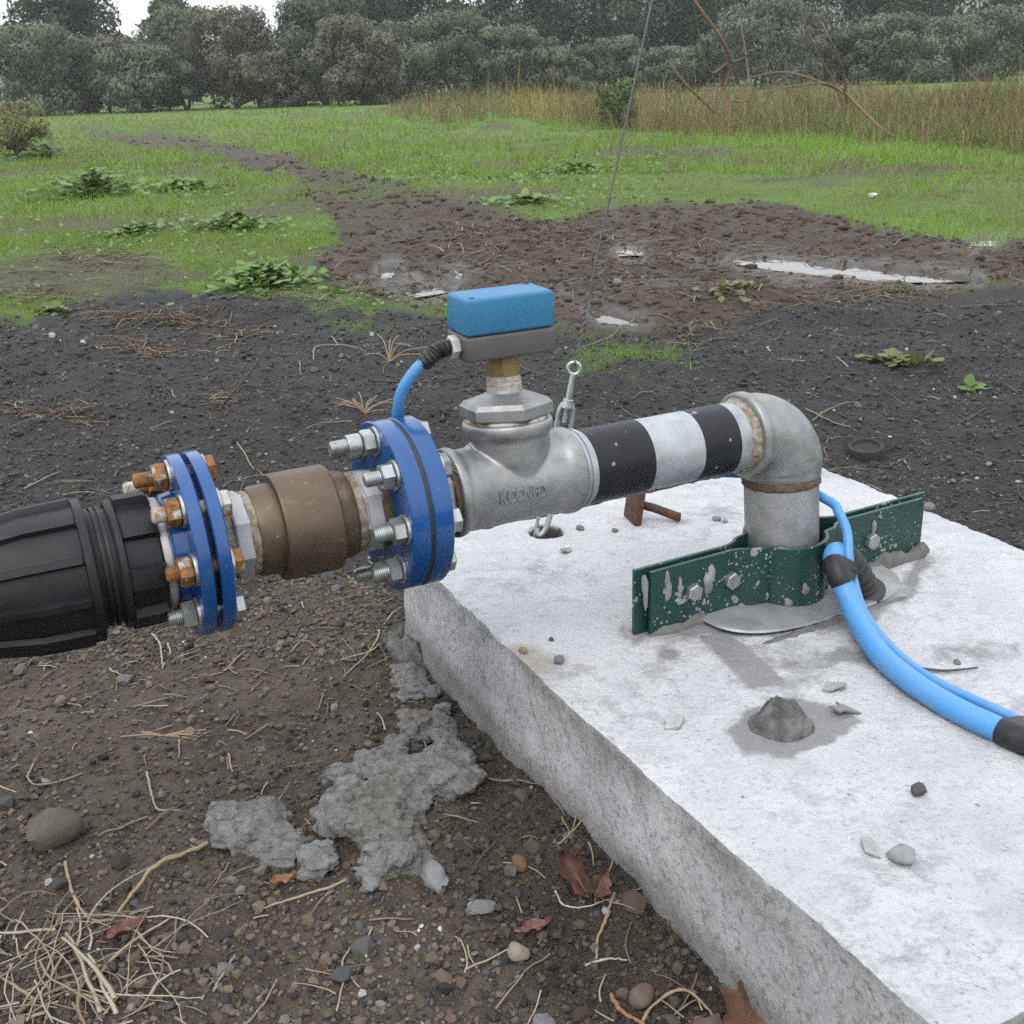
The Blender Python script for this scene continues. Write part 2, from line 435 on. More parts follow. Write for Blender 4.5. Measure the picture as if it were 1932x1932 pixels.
def _slabtop():
    t = NT('limed_concrete_top'); a = t.attr(); v = t.co()
    sep = t.n('ShaderNodeSeparateColor'); t.l(a.outputs['Color'], sep.inputs[0])
    st = t.n('ShaderNodeMapping'); st.inputs['Scale'].default_value = (1.0, 1.0, 1.0); t.l(v, st.inputs[0])
    white = t.mix(t.ramp(t.noise(9, 5, 0.6), [(0.3, 0.0), (0.7, 1.0)]), (0.385, 0.392, 0.408), (0.485, 0.487, 0.496))
    # greyer skin worn through the bloom
    worn = t.ramp(t.noise(34, 6, 0.78, dist=0.3), [(0.47, 0.0), (0.62, 1.0)])
    big = t.ramp(t.noise(4.5, 4, 0.6), [(0.40, 0.1), (0.66, 0.85)])
    c = t.mix(t.math('MULTIPLY', worn, t.math('MULTIPLY', big, 0.72)), white, (0.19, 0.19, 0.2))
    fine = t.ramp(t.noise(170, 4, 0.75), [(0.54, 0.0), (0.66, 1.0)])
    c = t.mix(t.math('MULTIPLY', fine, 0.42), c, (0.14, 0.14, 0.145))
    pit = t.ramp(t.noise(75, 5, 0.8), [(0.63, 0.0), (0.68, 1.0)])
    c = t.mix(t.math('MULTIPLY', pit, 0.75), c, (0.10, 0.099, 0.095))
    sn = t.math('ADD', sep.outputs[0], t.math('MULTIPLY', t.math('SUBTRACT', t.noise(38, 7, 0.78), 0.5), 1.5))
    smask = t.ramp(sn, [(0.26, 0.0), (0.66, 1.0)])
    c = t.mix(t.math('MULTIPLY', smask, 0.92), c, t.mix(t.noise(90, 4), (0.155, 0.155, 0.158), (0.22, 0.22, 0.225)))
    dn = t.math('ADD', sep.outputs[1], t.math('MULTIPLY', t.math('SUBTRACT', t.noise(80, 6, 0.7), 0.5), 0.6))
    c = t.mix(t.ramp(dn, [(0.4, 0.0), (0.7, 1.0)]), c, (0.055, 0.052, 0.048))
    yn = t.math('ADD', sep.outputs[2], t.math('MULTIPLY', t.math('SUBTRACT', t.noise(45, 5, 0.7), 0.5), 0.5))
    c = t.mix(t.math('MULTIPLY', t.ramp(yn, [(0.3, 0.0), (0.75, 1.0)]), 0.6), c, (0.24, 0.20, 0.14))
    t.set('Base Color', c); t.set('Roughness', 0.88); t.b.inputs['Specular IOR Level'].default_value = 0.3
    h = t.math('ADD', t.noise(120, 7, 0.7), t.math('MULTIPLY', t.noise(30, 5), 0.8)); t.bump(h, 0.75, 0.006)
    return t.m
M['slabtop'] = _slabtop()
def _slabside():
    t = NT('cast_concrete_side'); v = t.co()
    mp = t.n('ShaderNodeMapping'); mp.inputs['Scale'].default_value = (1, 1, 0.8); t.l(v, mp.inputs[0])
    c = t.mix(t.ramp(t.noise(11, 6, 0.65, mp.outputs[0]), [(0.3, 0.0), (0.7, 1.0)]), (0.29, 0.29, 0.298), (0.46, 0.46, 0.475))
    sp = t.ramp(t.noise(120, 5, 0.8, mp.outputs[0]), [(0.50, 0.0), (0.62, 1.0)])
    c = t.mix(t.math('MULTIPLY', sp, 0.6), c, (0.085, 0.083, 0.08))
    wt = t.ramp(t.noise(95, 5, 0.7), [(0.60, 0.0), (0.70, 1.0)])
    c = t.mix(t.math('MULTIPLY', wt, 0.5), c, (0.46, 0.46, 0.47))
    tan = t.ramp(t.noise(6, 3), [(0.55, 0.0), (0.75, 0.35)])
    c = t.mix(tan, c, (0.22, 0.19, 0.15))
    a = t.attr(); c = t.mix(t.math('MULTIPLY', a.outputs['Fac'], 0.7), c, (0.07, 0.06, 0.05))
    t.set('Base Color', c); t.set('Roughness', 0.9); t.b.inputs['Specular IOR Level'].default_value = 0.3
    t.bump(t.noise(140, 6, 0.7), 0.7, 0.004); return t.m
M['slabside'] = _slabside()
def _ground():
    t = NT('ground_soil_gravel_grass'); a = t.attr(); v = t.co()
    sep = t.n('ShaderNodeSeparateColor'); t.l(a.outputs['Color'], sep.inputs[0])
    g_, m_, s_ = sep.outputs[0], sep.outputs[1], sep.outputs[2]; wet = a.outputs['Alpha']
    gr = t.mix(t.ramp(t.noise(140, 3, 0.7), [(0.35, 0.0), (0.7, 1.0)]), (0.019, 0.0188, 0.0192), (0.055, 0.054, 0.0545))
    gr = t.mix(t.ramp(t.noise(3.0, 3, 0.6), [(0.45, 0.0), (0.7, 0.55)]), gr, (0.050, 0.044, 0.037))
    gr = t.mix(t.ramp(t.noise(420, 2), [(0.71, 0.0), (0.75, 0.8)]), gr, (0.16, 0.16, 0.16))
    soil = t.mix(t.ramp(t.noise(60, 4, 0.7), [(0.3, 0.0), (0.7, 1.0)]), (0.036, 0.029, 0.022), (0.118, 0.096, 0.072))
    soil = t.mix(t.ramp(t.noise(6, 3, 0.6), [(0.42, 0.0), (0.66, 0.6)]), soil, (0.125, 0.103, 0.078))
    mud = t.mix(t.ramp(t.noise(14, 5, 0.7), [(0.3, 0.0), (0.7, 1.0)]), (0.038, 0.029, 0.0215), (0.100, 0.077, 0.059))
    mud = t.mix(t.ramp(t.noise(3, 2), [(0.5, 0.0), (0.72, 0.5)]), mud, (0.085, 0.070, 0.056))
    grs = t.mix(t.ramp(t.noise(1.1, 4, 0.65), [(0.34, 0.0), (0.66, 1.0)]), (0.085, 0.118, 0.026), (0.105, 0.185, 0.026))
    grs = t.mix(t.ramp(t.noise(0.35, 3, 0.6), [(0.52, 0.0), (0.74, 0.5)]), grs, (0.10, 0.095, 0.045))
    grs = t.mix(t.ramp(t.noise(30, 4, 0.7), [(0.45, 0.0), (0.8, 0.4)]), grs, (0.035, 0.045, 0.016))
    c = t.mix(s_, gr, soil); c = t.mix(m_, c, mud); c = t.mix(g_, c, grs)
    c = t.mix(t.math('MULTIPLY', wet, 0.5), c, (0.022, 0.018, 0.015))
    t.set('Base Color', c)
    t.set('Roughness', t.math('SUBTRACT', 0.92, t.math('MULTIPLY', wet, 0.68)))
    t.b.inputs['Specular IOR Level'].default_value = 0.35
    h = t.math('ADD', t.noise(210, 3, 0.7), t.math('MULTIPLY', t.noise(38, 4, 0.7), 1.3)); t.bump(h, 1.0, 0.012)
    return t.m
M['ground'] = _ground()
M['pebble'] = m_attr('gravel_stone', 0.85, 0.3, 400, 0.35, bump=0.5, bscale=600)
M['straw'] = m_attr('dry_straw', 0.75, 0.3, 250, 0.3, 0.1)
M['grass'] = m_attr('grass_blade', 0.6, 0.3, 40, 0.2, 0.3)
M['leaf'] = m_attr('tree_leaf', 0.65, 0.25, 6, 0.25, 0.22)
M['weed'] = m_attr('weed_leaf', 0.5, 0.35, 60, 0.25, 0.25)
M['clod'] = m_attr('mud_clod', 0.9, 0.25, 60, 0.45, bump=0.8, bscale=120, bd=0.004)
M['bark'] = m_simple('bark', (0.04, 0.034, 0.028), (0.085, 0.072, 0.06), 0.9, 0, 8, 0.6, 30)
M['deadleaf'] = m_attr('dead_leaf', 0.55, 0.4, 120, 0.35)
M['sapling'] = m_attr('sapling_bark', 0.7, 0.3, 20, 0.2)
M['stone'] = m_attr('stone', 0.85, 0.3, 120, 0.35, bump=0.6, bscale=250, bd=0.002)
M['stubm'] = m_simple('burnt_stub', (0.012, 0.011, 0.010), (0.030, 0.026, 0.023), 0.85, 0, 60, 0.8, 150)
M['wire'] = m_simple('steel_wire', (0.07, 0.072, 0.075), (0.13, 0.132, 0.135), 0.5, 0.4, 200)
M['litter'] = m_simple('white_plastic', (0.42, 0.42, 0.42), (0.48, 0.48, 0.48), 0.5)
def _water():
    t = NT('muddy_water'); t.set('Base Color', (0.05, 0.042, 0.034)); t.set('Roughness', 0.03)
    t.b.inputs['IOR'].default_value = 1.33; t.b.inputs['Specular IOR Level'].default_value = 0.6
    t.bump(t.noise(14, 2), 0.03, 0.004); return t.m
M['water'] = _water()
M['hill'] = m_simple('hill_scrub', (0.05, 0.06, 0.04), (0.11, 0.105, 0.08), 0.95, 0, 0.02)

# ------------------------------------------------------------------ ground
SLAB_Z = 0.17
SL = np.array([-0.1671, 1.5870]); SN = np.array([0.3041, 0.6100]); SB = np.array([0.5327, 1.9080])
S_E = (SN - SL) / np.linalg.norm(SN - SL); S_T = np.array([-S_E[1], S_E[0]])
S_LEN, S_WID = 1.085, 0.772
MUD = [(622, 400), (560, 345), (420, 300), (300, 277), (170, 252), (128, 238), (300, 250), (420, 268), (700, 330), (900, 398),
       (1060, 420), (1300, 375), (1500, 392), (1760, 450), (2300, 505), (2300, 535), (1850, 545), (1700, 565), (1450, 585),
       (1250, 640), (1050, 625), (840, 590), (660, 555), (570, 515), (640, 465)]
GRAVEL_FAR = [(-400, 640), (0, 612), (120, 575), (330, 548), (480, 562), (660, 565), (840, 598), (1050, 630), (1250, 640), (1450, 585),
              (1700, 565), (1850, 545), (2500, 535), (2500, 2600), (-400, 2600)]
SOIL = [(-400, 1110), (0, 1150), (300, 1150), (560, 1060), (700, 1080), (790, 1220), (860, 1330), (1000, 1440), (1500, 1950), (1500, 3000), (-400, 3000)]
PUDDLES = [[(1390, 488), (1480, 492), (1560, 500), (1700, 512), (1800, 520), (1850, 528), (1740, 532), (1620, 524), (1480, 510), (1400, 498)],
           [(1115, 592), (1140, 590), (1215, 606), (1190, 612), (1140, 606)], [(725, 508), (750, 506), (745, 520), (728, 520)],
           [(853, 508), (868, 510), (866, 522), (852, 520)], [(1172, 472), (1215, 472), (1210, 480), (1178, 480)],
           [(765, 545), (830, 540), (850, 548), (790, 558)], [(1830, 452), (1880, 452), (1875, 462), (1835, 462)]]
def ground_state(x, y):
    x = np.asarray(x, float); y = np.asarray(y, float)
    p = to_pic(np.stack([x, y, np.zeros_like(x)], -1))
    front = p[..., 2] > 0.15
    px = np.where(front, p[..., 0], 500.0); py = np.where(front, p[..., 1], 2400.0)
    d = np.hypot(x, y)
    jx = 46 * fbm(px / 60, py / 26, 11, 4, 0.6); jy = 19 * fbm(px / 60 + 50, py / 26, 12, 4, 0.6)
    qx, qy = px + jx, py + jy
    soft = 7.0
    mud = sstep(-11, 11, sdist_poly(qx, qy, MUD))
    grv = sstep(-soft, soft, sdist_poly(qx, qy, GRAVEL_FAR))
    soil = sstep(-60, 60, sdist_poly(px + 2.5 * jx, py + 3 * jy, SOIL)) * grv
    pud = np.full(x.shape, -1e3)
    for P in PUDDLES: pud = np.maximum(pud, sdist_poly(px + jx * 0.35, py + jy * 0.3, P))
    grass = np.clip(1 - mud - grv, 0, 1)
    # scattered green in the churned track and bare patches in the grass
    pat = fbm(x * 0.9, y * 0.9, 21, 5)
    far_track = sstep(6.5, 11, d) * mud
    g2 = np.clip(grass * (1 - 0.8 * sstep(0.22, 0.45, pat + 0.35 * sstep(330, 240, px) * sstep(380, 560, py))) + far_track * sstep(0.15, 0.5, pat) * 0.35, 0, 1)
    fringe = np.exp(-((qy - 585) / 22) ** 2) * sstep(520, 640, px) * sstep(900, 830, px)
    moss = np.exp(-(((px - 1205) / 120) ** 2 + ((py - 690) / 34) ** 2) ** 2) * 0.8
    g2 = np.clip(np.maximum(g2, np.maximum(fringe, moss) * sstep(-0.25, 0.15, fbm(x * 5, y * 5, 77, 3))), 0, 1)
    mud = np.clip(mud, 0, 1) * (1 - np.minimum(g2, far_track * 0.8))
    soil = np.clip(np.maximum(soil, 1 - mud - grv - g2), 0, 1)
    # a browner fringe between grass and gravel on the left
    return dict(px=px, py=py, d=d, mud=mud, grv=grv, soil=soil, grass=g2, pud=pud, front=front)
DAMP = [(800, 1300), (880, 1360), (1000, 1440), (1250, 1680), (1560, 1990), (1150, 1990), (960, 1850), (860, 1720), (830, 1560), (900, 1480), (830, 1400)]
def damp_soil(st):
    return sstep(-45, 45, sdist_poly(st['px'] + 30 * fbm(st['px'] / 50, st['py'] / 50, 81, 4), st['py'] + 30 * fbm(st['px'] / 50, st['py'] / 50, 82, 4), DAMP)) * st['front']
def ground_z(x, y, st=None):
    st = st or ground_state(x, y); d = st['d']
    near = sstep(60, 10, d)
    z = 0.028 * fbm(x * 1.25, y * 1.25, 3, 4) * near
    z = z + st['grv'] * sstep(2.0, 2.8, d) * (0.030 * fbm(x * 1.7 + 0.6 * y, y * 2.6, 13, 3) + 0.016 * fbm(x * 5, y * 7, 14, 3))
    z = z + 0.010 * fbm(x * 9, y * 9, 5, 4) * sstep(14, 4, d)
    z = z + st['mud'] * (0.050 * fbm(x * 5.0, y * 5.0, 8, 5) + 0.006) * sstep(40, 9, d)
    z = z + st['mud'] ** 2 * 0.045 * np.clip(fbm(x * 2.1, y * 2.1, 9, 3), -0.3, 1) * sstep(3.9, 4.6, d)
    z = z + st['grv'] * (0.0045 * fbm(x * 55, y * 55, 31, 3) + 0.007 * fbm(x * 22, y * 22, 33, 3)) * sstep(6, 2, d)
    z = z + 0.03 * np.exp(-(((x - 0.10) / 0.35) ** 2 + ((y - 1.05) / 0.35) ** 2))
    ridge = np.exp(-((st['py'] - 250) / 9) ** 2 - ((st['px'] - 990) / 120) ** 4) * st['front']
    z = z + 0.35 * ridge * np.clip(0.4 + fbm(x * 0.8, y * 0.8, 41, 3), 0, 1)
    z = z * (1 - 0.8 * sstep(-48, -8, st['pud']))
    pd = sstep(-7, 3, st['pud'])
    z = z * (1 - 0.88 * pd) - 0.026 * pd + 0.009 * fbm(x * 13, y * 13, 57, 4) * sstep(-22, -4, st['pud'])
    # keep clear of the slab body
    q = np.stack([x - SL[0], y - SL[1]], -1); a = q @ S_E; b = q @ S_T
    ins = (a > 0.02) & (a < S_LEN - 0.02) & (b > 0.02) & (b < S_WID - 0.02)
    return np.where(ins, np.minimum(z, 0.05), z)

LUT = {}
def ground_zq(x, y):
    """ground height, from a raster for the near ground"""
    x = np.asarray(x, float); y = np.asarray(y, float)
    if not LUT:
        gx = np.arange(-3.2, 3.21, 0.012); gy = np.arange(0.3, 6.0, 0.012); A, B = np.meshgrid(gx, gy, indexing='ij')
        LUT['z'] = ground_z(A.ravel(), B.ravel()).reshape(A.shape)
    Z = LUT['z']; u = (x + 3.2) / 0.012; v = (y - 0.3) / 0.012
    if np.any((u < 0) | (v < 0) | (u > Z.shape[0] - 2) | (v > Z.shape[1] - 2)): return ground_z(x, y)
    i = u.astype(int); j = v.astype(int); fu = u - i; fv = v - j
    return (Z[i, j] * (1 - fu) + Z[i + 1, j] * fu) * (1 - fv) + (Z[i, j + 1] * (1 - fu) + Z[i + 1, j + 1] * fu) * fv
def build_ground():
    fine = np.linspace(-34, 34, 490)
    az = np.radians(np.concatenate([np.linspace(-180, -36, 40, endpoint=False), fine, np.linspace(36, 180, 40, endpoint=False)]))
    dep = np.linspace(math.radians(47), math.radians(0.35), 530)
    rr = np.concatenate([[0.05, 0.25, 0.5, 0.65], CAM_H / np.tan(dep), [180, 260, 340, 420]])
    A, R = np.meshgrid(az, rr)
    x = (R * np.sin(A)).ravel(); y = (R * np.cos(A)).ravel()
    st = ground_state(x, y); z = ground_z(x, y, st)
    n, m = len(rr), len(az)
    I = np.arange(n * m).reshape(n, m); J = np.roll(I, -1, 1)
    F = np.stack([I[:-1], J[:-1], J[1:], I[1:]], -1).reshape(-1, 4)[:, ::-1]
    V = np.stack([x, y, z], 1)
    wet = np.clip(sstep(-30, 0, st['pud']) + st['mud'] * sstep(0.0, 0.35, fbm(x * 3, y * 3, 51, 3)) * sstep(9, 5, st['d']) * 0.6, 0, 1)
    wet = np.maximum(wet, 0.95 * damp_soil(st))
    col = np.stack([st['grass'], st['mud'], st['soil'], wet], 1)
    o = fast_obj('ground', V, F, M['ground'], col, True)
    tag(o, kind='structure'); return o
build_ground()
for P in PUDDLES:
    c = np.mean(P, 0); W = [gp(*(np.array(q) + (np.array(q) - c) / np.linalg.norm(np.array(q) - c) * np.array([22, 11])), -0.012) for q in P]
    V = np.array(W); n = len(V); ctr = V.mean(0)
    tag(obj('puddle', (np.concatenate([[ctr], V]), [(0, i + 1, (i + 1) % n + 1) for i in range(n)]), M['water'], smooth=0), kind='structure')

# hills behind the trees
def build_hill(name, dist, prof, seed):
    xs = np.linspace(-280, 280, 160); ys = np.linspace(0, 1, 26)
    X, T = np.meshgrid(xs, ys)
    px = to_pic(np.stack([X, np.full_like(X, dist), np.zeros_like(X)], -1))[..., 0]
    top = np.interp(px, [p[0] for p in prof], [p[1] for p in prof])       # height in metres
    z = top * np.sin(np.clip(T, 0, 1) * math.pi) ** 0.8 * (1 + 0.10 * fbm(X / 60, T * 4, seed, 4)) - 1.5
    Y = dist + (T - 0.5) * dist * 0.5
    V = np.stack([X, Y, z], -1).reshape(-1, 3)
    n, m = X.shape; I = np.arange(n * m).reshape(n, m)
    F = np.stack([I[:-1, :-1], I[:-1, 1:], I[1:, 1:], I[1:, :-1]], -1).reshape(-1, 4)
    tag(fast_obj(name, V, F, M['hill'], None, True), kind='structure')
build_hill('hill', 300, [(-400, 10), (100, 15), (250, 15.5), (420, 13), (500, 16.5), (560, 15), (700, 19), (830, 21.5), (900, 20), (1200, 22), (1900, 19)], 3)

# ------------------------------------------------------------------ scattered ground stuff
def scatter_px(n, x0, x1, y0, y1, r=rng):
    px = r.uniform(x0, x1, n); py = r.uniform(y0, y1, n)
    d = _right * ((px - CPX) / FPX)[:, None] - _up * ((py - CPX) / FPX)[:, None] + _fwd
    t = (0 - CAM_H) / d[:, 2]
    return CAMP[0] + d[:, 0] * t, CAMP[1] + d[:, 1] * t
def in_slab(x, y, mrg=0.0):
    q = np.stack([x - SL[0], y - SL[1]], -1); a = q @ S_E; b = q @ S_T
    return (a > -mrg) & (a < S_LEN + mrg) & (b > -mrg) & (b < S_WID + mrg)
def rand_rot(n, r=rng):
    q = r.normal(size=(n, 4)); q /= np.linalg.norm(q, axis=1)[:, None]
    w, x, y, z = q.T
    return np.stack([1 - 2 * (y * y + z * z), 2 * (x * y - w * z), 2 * (x * z + w * y), 2 * (x * y + w * z), 1 - 2 * (x * x + z * z), 2 * (y * z - w * x),
                     2 * (x * z - w * y), 2 * (y * z + w * x), 1 - 2 * (x * x + y * y)], 1).reshape(n, 3, 3)
def many_stones(name, x, y, z, s, col, mat, sub=1, jit=0.28, squash=0.7, sink=0.25, seed=1, smooth=False):
    r = np.random.default_rng(seed); V0, F0 = ico(sub); n = len(x); k = len(V0)
    V = V0[None] * (1 + jit * r.normal(size=(n, k, 1)).clip(-1.6, 1.6)) * (s[:, None, None] * r.uniform(0.65, 1.25, (n, 1, 3)))
    V = np.einsum('nij,nkj->nki', rand_rot(n, r), V)
    V[..., 2] *= squash
    V += np.stack([x, y, z + s * squash * (1 - 2 * sink) * 0.8], 1)[:, None]
    F = (F0[None] + (np.arange(n) * k)[:, None, None]).reshape(-1, 3)
    o = fast_obj(name, V.reshape(-1, 3), F, mat, np.repeat(col, k, 0), smooth)
    return o
def build_gravel():
    r = np.random.default_rng(3)
    xa, ya = scatter_px(31500, -60, 1990, 570, 1250, r); xb, yb = scatter_px(17000, -60, 1700, 1050, 2000, r)
    x = np.concatenate([xa, xb]); y = np.concatenate([ya, yb])
    st = ground_state(x, y)
    keep = (r.uniform(size=len(x)) < np.clip(st['grv'] * (1 - 0.5 * st['grass']), 0, 1)) & ~in_slab(x, y, 0.004)
    x, y = x[keep], y[keep]; st = ground_state(x, y); n = len(x)
    s = np.exp(r.normal(math.log(0.0024), 0.42, n)); s = np.where(r.uniform(size=n) < 0.03, s * 2.1, s * 0.92)
    s = np.clip(np.maximum(s, 0.00098 * st['d'] * np.exp(r.normal(0, 0.45, n))), 0.0012, 0.013)
    u = r.uniform(size=n); base = np.empty((n, 3))
    pal = np.array([[0.030, 0.029, 0.030], [0.047, 0.046, 0.047], [0.068, 0.067, 0.067], [0.026, 0.024, 0.022], [0.105, 0.085, 0.064], [0.078, 0.058, 0.042], [0.30, 0.30, 0.29], [0.12, 0.115, 0.105]])
    w_g = np.array([0.28, 0.26, 0.16, 0.18, 0.03, 0.05, 0.010, 0.03]); w_s = np.array([0.08, 0.11, 0.10, 0.06, 0.30, 0.28, 0.008, 0.062])
    cg, cs = np.cumsum(w_g / w_g.sum()), np.cumsum(w_s / w_s.sum())
    idx = np.where(r.uniform(size=n) < st['soil'], np.searchsorted(cs, u), np.searchsorted(cg, u)).clip(0, 7)
    base = pal[idx] * r.uniform(0.75, 1.3, (n, 1)) * (1 - 0.45 * damp_soil(st))[:, None]
    z = ground_z(x, y, st)
    tag(many_stones('gravel', x, y, z, s, base, M['pebble'], 1, 0.2, 0.8, 0.2, 5), 'dark loose gravel covering the ground around the slab', 'gravel', kind='stuff')
    # clods of churned mud
    x, y = scatter_px(15000, 100, 2000, 235, 650, r); st = ground_state(x, y)
    keep = r.uniform(size=len(x)) < st['mud'] * (0.25 + 0.75 * sstep(-12, -45, st['pud'])) * sstep(-1, -9, st['pud']); x, y = x[keep], y[keep]; st = ground_state(x, y); n = len(x)
    s = np.clip(np.exp(r.normal(math.log(0.0085), 0.5, n)), 0.003, 0.028) * np.clip(st['d'] / 5, 0.8, 2.0)
    c = np.array([[0.066, 0.051, 0.039]]) * r.uniform(0.6, 1.35, (n, 1)) + r.normal(0, 0.0012, (n, 3))
    tag(many_stones('mud_clods', x, y, ground_z(x, y, st), s, np.clip(c, 0.008, 1), M['clod'], 1, 0.25, 0.65, 0.42, 8, True), 'brown clods of churned mud in the wet track', 'mud', kind='stuff')
build_gravel()

def blades(x, y, z, L, w, lean, col, name, mat, seed=1, label=None, cat=None, tip=0.0, seg=1):
    """upright blades, each a narrow bent strip"""
    r = np.random.default_rng(seed); n = len(x)
    a = r.uniform(0, 2 * math.pi, n); b = r.uniform(0, 2 * math.pi, n)
    wd = np.stack([np.cos(a), np.sin(a), np.zeros(n)], 1) * (w / 2)[:, None]
    ld = np.stack([np.cos(b), np.sin(b), np.zeros(n)], 1) * (L * lean)[:, None]
    P0 = np.stack([x, y, z - 0.004], 1); up = np.array([0, 0, 1.0])
    hz = (L * np.sqrt(np.clip(1 - lean ** 2, 0.05, 1)))[:, None]
    P1 = P0 + ld * 0.35 + up * hz * 0.6; P2 = P0 + ld + up * hz
    if seg == 1:
        V = np.stack([P0 - wd, P0 + wd, P2], 1); F = np.arange(n * 3).reshape(n, 3)
        c = np.repeat(col, 3, 0)
    else:
        V = np.stack([P0 - wd, P0 + wd, P1 + wd * 0.85, P1 - wd * 0.85, P2 + wd * tip, P2 - wd * tip], 1)
        I = (np.arange(n) * 6)[:, None]
        F = np.concatenate([I + [0, 1, 2, 3], I + [3, 2, 4, 5]], 0); c = np.repeat(col, 6, 0)
    o = fast_obj(name, V.reshape(-1, 3), F, mat, c, False)
    return tag(o, label, cat, kind='stuff')
def build_grass():
    r = np.random.default_rng(9)
    x, y = scatter_px(150000, -80, 2010, 205, 720, r); x2, y2 = scatter_px(60000, -80, 2010, 150, 330, r)
    x = np.concatenate([x, x2]); y = np.concatenate([y, y2]); ok = (y > 0) & (np.hypot(x, y) < 75); x, y = x[ok], y[ok]
    st = ground_state(x, y); d = st['d']
    tuft = 0.35 + 0.9 * sstep(-0.35, 0.4, fbm(x * 2.2, y * 2.2, 61, 4))
    bare = np.clip(1 - st['grass'] - st['mud'] - st['grv'], 0, 1)
    keep = r.uniform(size=len(x)) < np.maximum(st['grass'] * tuft * 0.95, 0.5 * bare * tuft)
    x, y, d = x[keep], y[keep], d[keep]; st = ground_state(x, y); n = len(x)
    lush = sstep(-0.3, 0.35, fbm(x * 0.55, y * 0.55, 62, 4))
    L = r.uniform(0.018, 0.05, n) * (0.65 + 0.9 * lush) * np.clip(d / 6, 0.85, 2.4)
    w = np.maximum(0.0035, 0.00085 * d) * r.uniform(0.7, 1.4, n)
    bare = np.clip(1 - st['grass'] - st['mud'] - st['grv'], 0, 1)
    dry = (r.uniform(size=n) < (0.06 + 0.16 * (1 - lush) + 0.6 * bare + 0.3 * sstep(0.1, 0.45, fbm(x * 0.8, y * 0.5, 66, 4))))[:, None]
    bright = sstep(1150, 1500, st['px'])[:, None] * 0.35
    g0 = np.array([0.105, 0.180, 0.026]); g1 = np.array([0.168, 0.290, 0.044])
    col = g0 + (g1 - g0) * (0.15 + 0.6 * lush[:, None] + bright) * r.uniform(0.7, 1.25, (n, 1))
    col = np.where(dry, np.array([0.19, 0.17, 0.08]) * r.uniform(0.6, 1.2, (n, 1)), col)
    blades(x, y, ground_z(x, y, st), L, w, r.uniform(0.1, 0.85, n), col, 'grass', M['grass'], 4, 'short green grass covering the field behind the gravel', 'grass')
    # flat broad leaves mixed into the grass
    x, y = scatter_px(16000, -80, 1300, 280, 600, r); st = ground_state(x, y); cl = sstep(0.02, 0.3, fbm(x * 1.3, y * 1.3, 64, 4))
    ok = r.uniform(size=len(x)) < st['grass'] ** 2 * (0.10 + 0.9 * cl); x, y = x[ok], y[ok]; st = ground_state(x, y); n = len(x)
    a = r.uniform(0, 2 * math.pi, n); sz = r.uniform(0.006, 0.014, n) * np.clip(st['d'] / 6, 0.8, 1.6)
    d1 = np.stack([np.cos(a), np.sin(a), r.normal(0, 0.35, n)], 1) * sz[:, None]; d2 = np.stack([-np.sin(a), np.cos(a), r.normal(0, 0.35, n)], 1) * sz[:, None] * 0.8
    P = np.stack([x, y, ground_z(x, y, st) + r.uniform(0.012, 0.05, n)], 1)
    V = np.stack([P - d1, P - d1 * 0.3 + d2, P + d1 * 0.6 + d2 * 0.7, P + d1, P + d1 * 0.6 - d2 * 0.7, P - d1 * 0.3 - d2], 1); I = (np.arange(n) * 6)[:, None]
    col = np.array([0.085, 0.165, 0.035]) + np.array([0.06, 0.10, 0.025]) * r.uniform(0, 1, (n, 1))
    tag(fast_obj('ground_leaves', V.reshape(-1, 3), np.concatenate([I + [0, 1, 2, 3], I + [0, 3, 4, 5]]), M['weed'], np.repeat(col, 6, 0), False), 'small broad green leaves growing through the grass', 'ground cover', kind='stuff')
    # tall dry weeds along the right side of the field
    poly = [(700, 212), (800, 232), (1000, 236), (1200, 250), (1400, 262), (1560, 270), (2050, 292), (2050, 190), (1500, 160), (1000, 178), (780, 190)]
    x, y = scatter_px(34000, 690, 2040, 158, 295, r); st = ground_state(x, y)
    ok = sdist_poly(st['px'], st['py'], poly) + 9 * fbm(st['px'] / 40, st['py'] / 12, 71, 3) > 0; x, y = x[ok], y[ok]; st = ground_state(x, y); n = len(x)
    hgt = 0.66 * (0.35 + 0.75 * sstep(-0.3, 0.4, fbm(x * 0.5, y * 0.3, 72, 3))) * r.uniform(0.35, 1.1, n) * np.interp(st['px'], [700, 900, 1500, 1900], [0.6, 1.15, 0.8, 1.05])
    hgt = np.where(r.uniform(size=n) < 0.12, hgt * 1.7, hgt)
    k = r.choice(5, n, p=[0.30, 0.26, 0.24, 0.10, 0.10]); gp_ = fbm(x * 0.35, y * 0.2, 74, 3) > 0.08; k = np.where(gp_ & (r.uniform(size=n) < 0.55), 2, k)
    pal = np.array([[0.21, 0.155, 0.085], [0.17, 0.13, 0.065], [0.10, 0.115, 0.04], [0.17, 0.10, 0.06], [0.26, 0.20, 0.08]])
    pal2 = pal[k] * r.uniform(0.6, 1.2, (n, 1))
    ylw = np.exp(-((st['px'] - 1010) / 55) ** 2)[:, None] * 0.8 * (r.uniform(size=(n, 1)) < 0.7)
    pal2 = pal2 * (1 - ylw) + np.array([0.26, 0.22, 0.05]) * ylw
    blades(x, y, ground_z(x, y, st), hgt, np.maximum(0.008, 0.00055 * st['d']) * r.uniform(0.5, 1.2, n), r.uniform(0.05, 0.85, n), pal2, 'dry_weeds', M['straw'], 6,
           'tall dry brown weeds along the far edge of the field', 'weeds', 0.3, 2)
build_grass()

